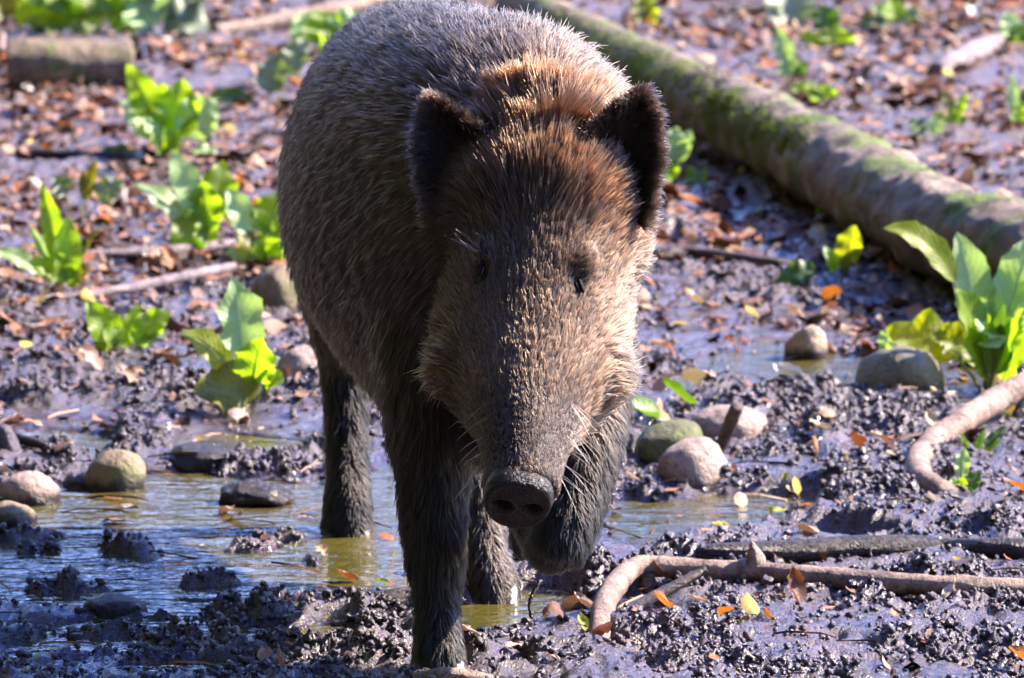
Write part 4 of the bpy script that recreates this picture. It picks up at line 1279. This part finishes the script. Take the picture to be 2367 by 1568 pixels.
def add_part(V, q, t, flow, ln, lift, base, tip, den=1.0):
    global _nv
    n = len(V)
    src['V'].append(V); src['Q'].append(q + _nv); src['T'].append(t + _nv); _nv += n

    def full(x, w):
        x = np.asarray(x, float)
        return np.broadcast_to(x, (n, w)) if w > 1 and x.ndim == 1 and len(x) == w else np.broadcast_to(x.reshape(-1, w) if x.ndim else x, (n, w))
    src['flow'].append(full(flow, 3)); src['base'].append(full(base, 3)); src['tip'].append(full(tip, 3))
    for key, val in (('ln', ln), ('lift', lift), ('den', den)):
        v = np.asarray(val, float)
        src[key].append(np.full(n, float(v)) if v.ndim == 0 else v)


def lerp(a, b, t):
    t = np.asarray(t)[:, None]
    return np.asarray(a) * (1 - t) + np.asarray(b) * t


# trunk of the body
body_rows = [(-.165, 8.08, .51, .03, .06), (-.165, 8.04, .51, .09, .13), (-.158, 7.95, .50, .142, .195), (-.143, 7.82, .495, .170, .24), (-.118, 7.65, .490, .188, .272), (-.090, 7.46, .490, .194, .285),
             (-.056, 7.28, .500, .180, .285), (-.018, 7.13, .522, .158, .260), (.012, 7.03, .540, .130, .205), (.03, 6.96, .545, .10, .14)]
V, q, t, par = loft(body_rows, (1, 0, 0), 70, 56, 0.52, 2.0)
cy = V[:, 1]
top = smooth(.60, .76, V[:, 2])
bax = np.array([-.15, .85, 0])
flow = np.stack([-.16 - .25 * np.sign(V[:, 0] + .1) * 0, .80 + 0 * cy, -.62 * (1 - top)], 1)
add_part(V, q, t, flow, .023 + .013 * top, .16 + .22 * top, (.028, .021, .019), lerp((.150, .126, .112), (.20, .145, .12), top), 1.0)
# neck between skull and withers
neck_rows = [(.05, 6.99, .60, .105, .115), (.035, 7.08, .615, .135, .150), (.005, 7.2, .62, .15, .165), (-.04, 7.34, .61, .15, .17)]
V, q, t, par = loft(neck_rows, (1, 0, 0), 24, 40, 0.25)
top = smooth(.58, .70, V[:, 2])
add_part(V, q, t, (-.05, .85, -.25), .034 + .014 * top, .28 + .12 * top, (.030, .021, .018), lerp((.15, .115, .095), (.28, .16, .095), top), 1.3)

# head: skull and snout in one loft under a straight face line
hs = [(-.14, .080, .10), (0, .100, .118), (.13, .115, .145), (.28, .116, .155), (.42, .114, .154), (.53, .104, .142), (.63, .089, .118), (.72, .071, .092), (.82, .056, .070), (.92, .0475, .055), (.985, .045, .048)]
rows = []
for (tt, w, h) in hs:
    bump = .012 * math.exp(-((tt - .14) / .14) ** 2) - .010 * math.exp(-((tt - .52) / .2) ** 2)
    c = P0 + AX * HL * tt + NRM * (bump - h)
    rows.append((*c, w, h))
V, q, t, par = loft(rows, SIDE, 70, 48, 0.30, 2.1, AX)


def head_attr(V):
    r = V - P0
    tt = r @ AX / HL
    lat = (r @ SIDE) / .11
    dep = -(r @ NRM)                                       # depth below the face line
    fore = 1 - smooth(.14, .34, tt)
    back = smooth(.05, .14, dep)
    snout = smooth(.66, .82, tt)
    flow = -AX[None] * (1.0 - .25 * back)[:, None] + SIDE[None] * (lat * (.42 + .45 * fore + .5 * back) * (1 - .5 * snout))[:, None] - NRM[None] * (.5 * back)[:, None]
    ln = .010 + .027 * fore + .012 * back * (1 - snout) - .006 * snout
    lift = .24 + .34 * fore + .04 * back - .12 * snout
    tip = lerp((.52, .31, .18), (.62, .27, .09), fore)
    tip = lerp(tip, (.40, .27, .18), back * .8)
    tip = lerp(tip, (.30, .175, .115), snout)
    # brow patch of darker hair between rusty crown and face
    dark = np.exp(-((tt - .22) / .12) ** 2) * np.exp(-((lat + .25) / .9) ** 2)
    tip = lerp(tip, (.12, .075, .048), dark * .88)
    base = lerp((.028, .018, .013), (.020, .012, .008), fore)
    return flow, ln, lift, base, tip


a = head_attr(V)
add_part(V, q, t, *a, 3.0)
# jowls, brow ridges and lower jaw
for sg in (-1, 1):
    for (tt, lat, dep, r, kind) in ((.52, .068, .118, (.036, .055, .078), 'jowl'), (.345, .050, .027, (.026, .015, .028), 'brow'), (.69, .034, .095, (.030, .05, .06), 'jaw')):
        c = P0 + AX * HL * tt + SIDE * lat * sg - NRM * dep
        V, q, t = ellipsoid(c, r, 20, 28, np.stack([SIDE, NRM, AX], 1))
        fl, ln, li, ba, tp = head_attr(V)
        if kind in ('jowl', 'jaw'):
            out = np.clip(((V - c) @ SIDE) * sg / r[0], 0, 1)
            fl = fl * .5 + SIDE[None] * sg * 1.2 + np.array([0, .15, -.55])[None] * out[:, None]
            ln = .016 + .040 * out
            li = .22 + .14 * out
            tp = lerp(tp, (.58, .42, .28), out * .7)
        add_part(V, q, t, fl, ln, li, ba, tp, 2.6)

DARK, DTIP = (.012, .009, .008), (.028, .021, .018)


def leg(rows, den=1.6, flow=(0, .22, -1), tipc=DTIP, wetz=.16, ln=.020):
    V, q, t, par = loft(rows, (1, 0, 0), 50, 26)
    z = V[:, 2]
    up = smooth(.22, .46, z)
    add_part(V, q, t, flow, .012 + (ln - .012) * smooth(.0, .2, z) + .014 * up, .22 + .05 * up, lerp(DARK, (.028, .021, .019), up), lerp(tipc, (.155, .125, .108), up), den)


# right foreleg, standing (seen at the left)
leg([(-.075, 7.17, .58, .075, .11), (-.088, 7.13, .47, .082, .10), (-.098, 7.10, .38, .064, .080), (-.100, 7.075, .30, .050, .060), (-.099, 7.06, .24, .0415, .046), (-.098, 7.045, .185, .0365, .040), (-.096, 7.04, .15, .033, .036), (-.094, 7.03, .10, .027, .028), (-.093, 7.02, .06, .027, .030), (-.092, 7.01, .025, .031, .036), (-.092, 7.005, -.02, .034, .042)], 2.0)
# left foreleg, raised, folded at the wrist
leg([(.060, 7.16, .58, .07, .11), (.075, 7.11, .46, .068, .095), (.086, 7.06, .37, .056, .070), (.087, 6.995, .30, .045, .052), (.078, 6.95, .245, .038, .041), (.064, 6.92, .205, .035, .036), (.054, 6.915, .178, .031, .031)], 2.0, ln=.014, tipc=(.012, .009, .008))
V, q, t, par = loft([(.060, 6.92, .205, .031, .030), (.050, 6.945, .180, .032, .030), (.034, 7.00, .178, .024, .024), (.024, 7.045, .186, .022, .022), (.018, 7.08, .186, .026, .025)], (1, 0, 0), 30, 22)
add_part(V, q, t, (0, 1, -.1), .012, .2, DARK, DTIP, 1.5)
# hind legs
leg([(-.215, 7.88, .56, .09, .15), (-.235, 7.84, .45, .075, .12), (-.238, 7.86, .35, .05, .075), (-.236, 7.92, .25, .034, .045), (-.234, 7.93, .20, .030, .036), (-.232, 7.91, .14, .026, .028), (-.230, 7.885, .08, .027, .029), (-.230, 7.87, .04, .032, .037), (-.230, 7.86, -.02, .036, .044)], 1.2)
leg([(-.075, 7.85, .54, .09, .14), (-.06, 7.72, .44, .07, .11), (-.052, 7.62, .34, .046, .065), (-.050, 7.60, .25, .032, .040), (-.047, 7.56, .19, .027, .031), (-.042, 7.51, .12, .024, .026), (-.036, 7.475, .06, .026, .029), (-.030, 7.46, .025, .032, .037), (-.026, 7.45, -.02, .036, .044)], 1.4, tipc=(.13, .10, .095))  # paler hair tips paint the sunlight on this wet leg
# shoulder mass
for sg, cx in ((-1, -.085), (1, .045)):
    V, q, t = ellipsoid((cx, 7.17, .52), (.075, .12, .16), 20, 28)
    add_part(V, q, t, (-.05, .55, -.8), .028, .16, (.024, .018, .016), (.16, .13, .112), 1.4)


def ear(bx, by, bz, tx, ty, tz, out, w0=.064):
    b, e = np.array([bx, by, bz]), np.array([tx, ty, tz])
    L = e - b; Ln = np.linalg.norm(L); Lh = L / Ln
    F = np.array([out * .30, -.95, .12]); F -= Lh * (F @ Lh); F /= np.linalg.norm(F)
    W = np.cross(Lh, F)
    nu, nv = 22, 19
    front, back, fl, le, rim = [], [], [], [], []
    for i in range(nu):
        u = i / (nu - 1)
        w = w0 * max(0.0, 1 - u ** 1.1) ** .92 * (1.0 + .50 * u) + .003
        for j in range(nv):
            v = -1 + 2 * j / (nv - 1)
            cup = .034 * (1 - v * v) * (1 - .72 * u) + .012 * u * u
            p = b + L * u + W * v * w - F * cup
            front.append(p); back.append(p - F * (.013 * (1 - .6 * v * v) + .002))
            fl.append(Lh * (.8 - .3 * abs(v)) + W * v * 1.0 + F * .2); le.append(.006 + .012 * v * v + .010 * u * u); rim.append(max(v * v, u ** 3))
    front, back = np.array(front), np.array(back)
    n = nu * nv
    V = np.vstack([front, back])
    f = grid_faces(nu, nv)
    quads = [f, f[:, ::-1] + n]
    bl = [k_ for k_ in range(nv)] + [nv * (i + 1) - 1 for i in range(1, nu)] + [nv * (nu - 1) + j for j in range(nv - 2, -1, -1)] + [nv * i for i in range(nu - 2, 0, -1)]
    bl = np.array(bl); b2 = np.roll(bl, -1)
    quads.append(np.stack([bl, bl + n, b2 + n, b2], 1)[:, ::-1])
    q = np.vstack(quads)
    fl = np.array(fl + fl); le = np.array(le + le); rim = np.array(rim + rim)
    # outward-facing?
    c = V.mean(0)
    add_part(V, q, np.zeros((0, 3), int), fl, le, .30 + .2 * rim, (.018, .012, .010), lerp((.030, .021, .017), (.34, .22, .17), rim ** 2), 3.0)


ear(-.038, 6.955, .597, -.106, 6.972, .732, -1)
ear(.106, 6.952, .602, .166, 6.972, .744, 1)

SV, SQ, STR = np.vstack(src['V']), np.vstack(src['Q']), np.vstack(src['T'])
tmp_me = np_mesh('body_source', SV, SQ, STR, None)
tmp = bpy.data.objects.new('body_source', tmp_me)
COL.objects.link(tmp)
md = tmp.modifiers.new('r', 'REMESH'); md.mode = 'VOXEL'; md.voxel_size = 0.0055; md.adaptivity = 0
ms = tmp.modifiers.new('s', 'SMOOTH'); ms.factor = 0.5; ms.iterations = 5
dg = bpy.context.evaluated_depsgraph_get()
body_me = bpy.data.meshes.new_from_object(tmp.evaluated_get(dg))
body_me.name = 'body'
bpy.data.objects.remove(tmp)
body_me.materials.clear(); body_me.materials.append(M['skin'])
body_me.polygons.foreach_set('use_smooth', np.ones(len(body_me.polygons), bool))
body = link('body', body_me, boar)
nvb = len(body_me.vertices)
BV = np.zeros(nvb * 3, np.float32); body_me.vertices.foreach_get('co', BV); BV = BV.reshape(-1, 3).astype(float)
BN = np.zeros(nvb * 3, np.float32); body_me.vertex_normals.foreach_get('vector', BN); BN = BN.reshape(-1, 3).astype(float)
body_me.calc_loop_triangles()
BT = np.zeros(len(body_me.loop_triangles) * 3, np.int32); body_me.loop_triangles.foreach_get('vertices', BT); BT = BT.reshape(-1, 3)
print('body verts', nvb, round(time.time() - T0, 1))

kd = KDTree(len(SV))
for i, v in enumerate(SV):
    kd.insert(v, i)
kd.balance()
near = np.array([kd.find(v)[1] for v in BV])
ATT = {k: np.concatenate(src[k])[near] if k in ('ln', 'lift', 'den') else np.vstack(src[k])[near] for k in ('flow', 'ln', 'lift', 'base', 'tip', 'den')}
ED = np.zeros(len(body_me.edges) * 2, np.int32); body_me.edges.foreach_get('vertices', ED); ED = ED.reshape(-1, 2)
deg = np.bincount(ED.ravel(), minlength=nvb).astype(float) + 1
for k_ in ATT:
    A = ATT[k_].astype(float).reshape(nvb, -1)
    for _ in range(6):
        S = A.copy()
        for c_ in range(A.shape[1]):
            S[:, c_] += np.bincount(ED[:, 0], A[ED[:, 1], c_], nvb) + np.bincount(ED[:, 1], A[ED[:, 0], c_], nvb)
        A = S / deg[:, None]
    ATT[k_] = A

# eyes sit in bare slits, keep the hair off them and off the snout disc
EYE = []
for sg, tt, lat, dep in ((-1, .42, .074, .024), (1, .43, .071, .022)):
    EYE.append(P0 + AX * HL * tt + SIDE * lat * sg - NRM * dep)
BODY_KD = KDTree(nvb)
for i, v in enumerate(BV):
    BODY_KD.insert(v, i)
BODY_KD.balance()
eye_pos = []
for e in EYE:
    co, idx, _d = BODY_KD.find(Vector(e) + Vector(NRM) * .02)
    eye_pos.append((np.array(co), BN[idx]))

for (ep, en) in eye_pos:
    r2 = ((BV - ep) ** 2).sum(1)
    BV -= BN * (.0030 * np.exp(-r2 / .013 ** 2))[:, None]
body_me.vertices.foreach_set('co', BV.astype(np.float32).ravel())
body_me.update()
BN = np.zeros(nvb * 3, np.float32); body_me.vertex_normals.foreach_get('vector', BN); BN = BN.reshape(-1, 3).astype(float)
eye_pos = [(ep - en * .0034, en) for (ep, en) in eye_pos]

# snout disc frame
ND = np.array([-.06, -.80, -.60]); ND /= np.linalg.norm(ND)
NS = np.array([1.0, 0, -.16]); NS -= ND * (NS @ ND); NS /= np.linalg.norm(NS)
NU = np.cross(NS, ND); NU = NU if NU[2] > 0 else -NU
NC = S1 - NU * .042 + AX * .004 + NRM * .004

tri = BV[BT]
area = np.linalg.norm(np.cross(tri[:, 1] - tri[:, 0], tri[:, 2] - tri[:, 0]), axis=1) / 2
cen = tri.mean(1)
fn = BN[BT].mean(1)
den = ATT['den'][BT].mean(1)[:, 0]
view = np.array([0, 0, CAM_H]) - cen; view /= np.linalg.norm(view, axis=1)[:, None]
wgt = area * den
wgt *= 1 - .55 * smooth(7.5, 8.0, cen[:, 1])
N_HAIR = 360000
HAIR_GAIN = np.array([.235, .198, .172])
idx = RNG.choice(len(BT), N_HAIR, p=wgt / wgt.sum())
b1, b2 = RNG.random(N_HAIR), RNG.random(N_HAIR)
fl_ = b1 + b2 > 1
b1[fl_], b2[fl_] = 1 - b1[fl_], 1 - b2[fl_]
bc = np.stack([1 - b1 - b2, b1, b2], 1)


def bary(A):
    return (A[BT[idx]] * bc[:, :, None]).sum(1)


root = bary(BV); nrm = bary(BN); nrm /= np.linalg.norm(nrm, axis=1)[:, None]
flow = bary(ATT['flow']); ln = bary(ATT['ln'])[:, 0]; lift = bary(ATT['lift'])[:, 0]
cb, ct = bary(ATT['base']), bary(ATT['tip'])
ok = np.ones(N_HAIR, bool)
for (ep, en) in eye_pos:
    d = root - ep
    du, dv = d @ AX, d @ SIDE
    rr = np.sqrt((du / .0095) ** 2 + (dv / .0035) ** 2 + ((d @ NRM) / .03) ** 2)
    ok &= rr > 1
    rim_ = np.exp(-np.clip(rr - 1, 0, None) ** 2 / 2.5)
    ln *= 1 - .45 * rim_
    ct *= (1 - .35 * rim_)[:, None]
dn = root - NC
ok &= ~((dn @ ND > -.012) & (np.linalg.norm(dn, axis=1) < .06))
ok &= root[:, 2] > .004
root, nrm, flow, ln, lift, cb, ct = (A[ok] for A in (root, nrm, flow, ln, lift, cb, ct))
N = len(root)
# comb: flow projected on the skin, disturbed tuft by tuft
j1 = np.stack([noise3(root / .035 + k_ * 31.7) for k_ in range(3)], 1)
j2 = np.stack([noise3(root / .011 + k_ * 17.1 + 5) for k_ in range(3)], 1)
f = flow / (np.linalg.norm(flow, axis=1)[:, None] + 1e-6) + j1 * .5 + j2 * .5 + RNG.normal(size=(N, 3)) * .13
f -= nrm * (f * nrm).sum(1)[:, None]
f /= np.linalg.norm(f, axis=1)[:, None] + 1e-6
lf = np.clip(lift + .12 * RNG.normal(size=N) + .25 * noise3(root / .02 + 77), .04, .95)
d0 = f * (1 - lf)[:, None] + nrm * lf[:, None]
d0 /= np.linalg.norm(d0, axis=1)[:, None]
LN = ln * np.clip(RNG.normal(1, .22, N), .4, 1.6) * (1 + .35 * noise3(root / .03 + 13))
NP = 5
s = np.linspace(0, 1, NP)
PT = root[:, None, :] + LN[:, None, None] * (d0[:, None, :] * s[None, :, None] + (f - d0 * .55)[:, None, :] * (.42 * s ** 2)[None, :, None])
PT[:, :, 2] -= (LN[:, None] * .10 * s[None] ** 2)
# clumps: tips of a tuft draw together
wr_ = root + .010 * np.stack([noise3(root / .018 + k_ * 9.7 + 3) for k_ in range(3)], 1) + RNG.uniform(-.0028, .0028, (N, 3))
cell = np.floor(wr_ / .0095).astype(np.int64)
key = cell[:, 0] * 73856093 ^ cell[:, 1] * 19349663 ^ cell[:, 2] * 83492791
_, inv = np.unique(key, return_inverse=True)
cnt = np.bincount(inv).astype(float)
mt = np.stack([np.bincount(inv, PT[:, -1, k_]) for k_ in range(3)], 1) / cnt[:, None]
pull = .50 * np.clip(RNG.normal(1, .35, N), 0, 1.6)
PT += (mt[inv] - PT[:, -1, :])[:, None, :] * (pull[:, None] * s[None] ** 1.6)[:, :, None]
PT -= np.array(BASE)[None, None]
val = np.clip(RNG.lognormal(0, .55, N), .25, 3.0) * (1 + .5 * noise3(root / .05 + 40))
blk = RNG.random(N) < .45
val[blk] *= .12
cc = cb[:, None, :] * (1 - s ** 0.8)[None, :, None] + (ct * val[:, None])[:, None, :] * (s ** 0.8)[None, :, None]
cc = np.clip(cc * HAIR_GAIN, .003, .85)
RGBA = np.concatenate([cc, np.ones((N, NP, 1))], 2)
rad = .00054 * np.clip(.55 + ln / .035, .6, 1.45)
RAD = rad[:, None] * np.array([1.0, 1.05, .9, .62, .2])[None]


def hair_object(name, pts, radii, colors, mat, parent):
    n, npt = pts.shape[:2]
    hc = bpy.data.hair_curves.new(name)
    hc.add_curves([npt] * n)
    hc.attributes['position'].data.foreach_set('vector', pts.astype(np.float32).ravel())
    ra = hc.attributes.get('radius') or hc.attributes.new('radius', 'FLOAT', 'POINT')
    ra.data.foreach_set('value', radii.astype(np.float32).ravel())
    ca = hc.attributes.new('hair_color', 'FLOAT_COLOR', 'POINT')
    ca.data.foreach_set('color', colors.astype(np.float32).ravel())
    hc.materials.append(mat)
    o = bpy.data.objects.new(name, hc)
    COL.objects.link(o)
    o.parent = parent
    return o


hair_object('coat', PT, RAD, RGBA, M['hair'], boar)

# whiskers
wp, wr, wc = [], [], []
for _ in range(30):
    sg = random.choice((-1, 1))
    tt, lat = random.uniform(.72, .96), random.uniform(.042, .056)
    r0 = P0 + AX * HL * tt + SIDE * lat * sg - NRM * random.uniform(.03, .07)
    d = SIDE * sg * random.uniform(.6, 1.2) + AX * random.uniform(.1, .8) + np.array([0, -.2, random.uniform(-.4, .2)])
    d /= np.linalg.norm(d)
    L_ = random.uniform(.025, .06)
    wp.append([r0 + d * L_ * u + np.array([0, 0, -.25]) * L_ * u * u - np.array(BASE) for u in s]); wr.append(np.array([1, .9, .75, .5, .15]) * .00045); wc.append([[.035, .028, .023, 1]] * NP)
for sg in (-1, 1):                                         # long brow hairs
    for _ in range(8):
        r0 = P0 + AX * HL * random.uniform(.31, .36) + SIDE * sg * random.uniform(.05, .08) + NRM * -.01
        d = SIDE * sg * random.uniform(.2, 1.0) - AX * random.uniform(-.3, .6) + NRM * random.uniform(.3, .8); d /= np.linalg.norm(d)
        L_ = random.uniform(.02, .04)
        wp.append([r0 + d * L_ * u - np.array(BASE) for u in s]); wr.append(np.array([1, .9, .75, .5, .15]) * .0004); wc.append([[.16, .12, .08, 1]] * NP)
for _ in range(90):                                        # wet spikes of hair down the standing foreleg
    z_ = random.uniform(.08, .27)
    x_ = -.094 - (.026 + .09 * max(0, z_ - .15))
    r0 = np.array([x_ + random.uniform(0, .01), 7.05 + random.uniform(-.01, .03), z_])
    d = np.array([-random.uniform(.3, 1.0), .1, -random.uniform(.5, 1.2)]); d /= np.linalg.norm(d)
    L_ = random.uniform(.012, .03)
    wp.append([r0 + d * L_ * u - np.array(BASE) for u in s]); wr.append(np.array([1.4, 1.2, .9, .6, .2]) * .0007); wc.append([[.012, .010, .009, 1]] * NP)
hair_object('whiskers', np.array(wp), np.array(wr), np.array(wc), M['hair'], boar)

# snout disc with nostrils
nr, na = 22, 56
V = []
for i in range(nr):
    r = i / (nr - 3) if i < nr - 2 else 1.0
    for j in range(na):
        a = 2 * math.pi * j / na
        ca, sa = math.cos(a), math.sin(a)
        e = 2.5
        k_ = (abs(ca) ** e + abs(sa) ** e) ** (-1 / e)
        x = .0425 * ca * k_ * r * (1 - .14 * max(0, -sa)); y = .0430 * sa * k_ * r
        z = .005 * (1 - r ** 2) + .003 * math.exp(-((r - .88) / .09) ** 2) - .010 * max(0, r - .93) / .07
        for sx in (-1, 1):
            dx, dy = (x - sx * .0175) / .0095, (y + .002 + .0) / .0080
            rr = math.sqrt(dx * dx + dy * dy)
            z -= .020 * math.exp(-rr ** 2.6)
            z += .0022 * math.exp(-((rr - 1.45) / .35) ** 2)
        z += .0015 * math.sin(x * 130) * math.exp(-((y - .026) / .008) ** 2)
        if i >= nr - 2:
            z -= .010 * (i - (nr - 3)); sc_ = 1 - .05 * (i - (nr - 3))
            x *= sc_; y *= sc_
        V.append(NC + NS * x + NU * y + ND * z)
V = np.array(V)
me = np_mesh('nose', V, grid_faces(nr, na, True), None, M['nose'])
link('nose', me, boar)
# eyes: dark slits with lids
for (ep, en), sg in zip(eye_pos, (-1, 1)):
    rot = np.stack([SIDE, en - SIDE * (en @ SIDE), AX], 1)
    rot /= np.linalg.norm(rot, axis=0)[None]
    sl = math.radians(22) * sg
    R2 = np.array(Matrix.Rotation(sl, 3, Vector(rot[:, 1])))
    V, q, t = ellipsoid(ep + en * .001, (.0022, .0030, .0090), 14, 20, R2 @ rot)
    eye = link('eye', np_mesh('eye', V, q, t, M['eye']), boar)
    for w_ in (-1, 1):
        off = (R2 @ rot)[:, 0] *   .0052 * w_
        V, q, t = ellipsoid(ep + en * .0002 + off, (.0032, .0042, .0135), 12, 16, R2 @ rot)
        link('eyelid', np_mesh('eyelid', V, q, t, M['skin']), eye, local=True)
# hooves: two toes each and a pair of dewclaws
for (hx, hy, hz_, ry) in ((-.092, 6.995, -.008, 0), (-.230, 7.85, -.022, 0), (-.024, 7.44, -.02, 0.1)):
    for sg in (-1, 1):
        V, q, t, _p = loft([(hx + sg * .017, hy + .03, hz_ + .040, .015, .018), (hx + sg * .018, hy + .005, hz_ + .022, .018, .020), (hx + sg * .018, hy - .025, hz_ + .006, .014, .012), (hx + sg * .012, hy - .045, hz_ + .0, .005, .005)], (1, 0, 0), 16, 14)
        link('hoof', np_mesh('hoof', V, q, t, M['hoof']), boar)
for sg in (-1, 1):
    V, q, t, _p = loft([(.030 + sg * .013, 7.065, .192, .014, .015), (.026 + sg * .015, 7.070, .172, .015, .016), (.024 + sg * .014, 7.062, .152, .010, .011), (.024 + sg * .010, 7.055, .140, .003, .003)], (1, 0, 0), 14, 12)
    link('hoof', np_mesh('hoof', V, q, t, M['hoof']), boar)
print('boar', N, 'hairs', round(time.time() - T0, 1))
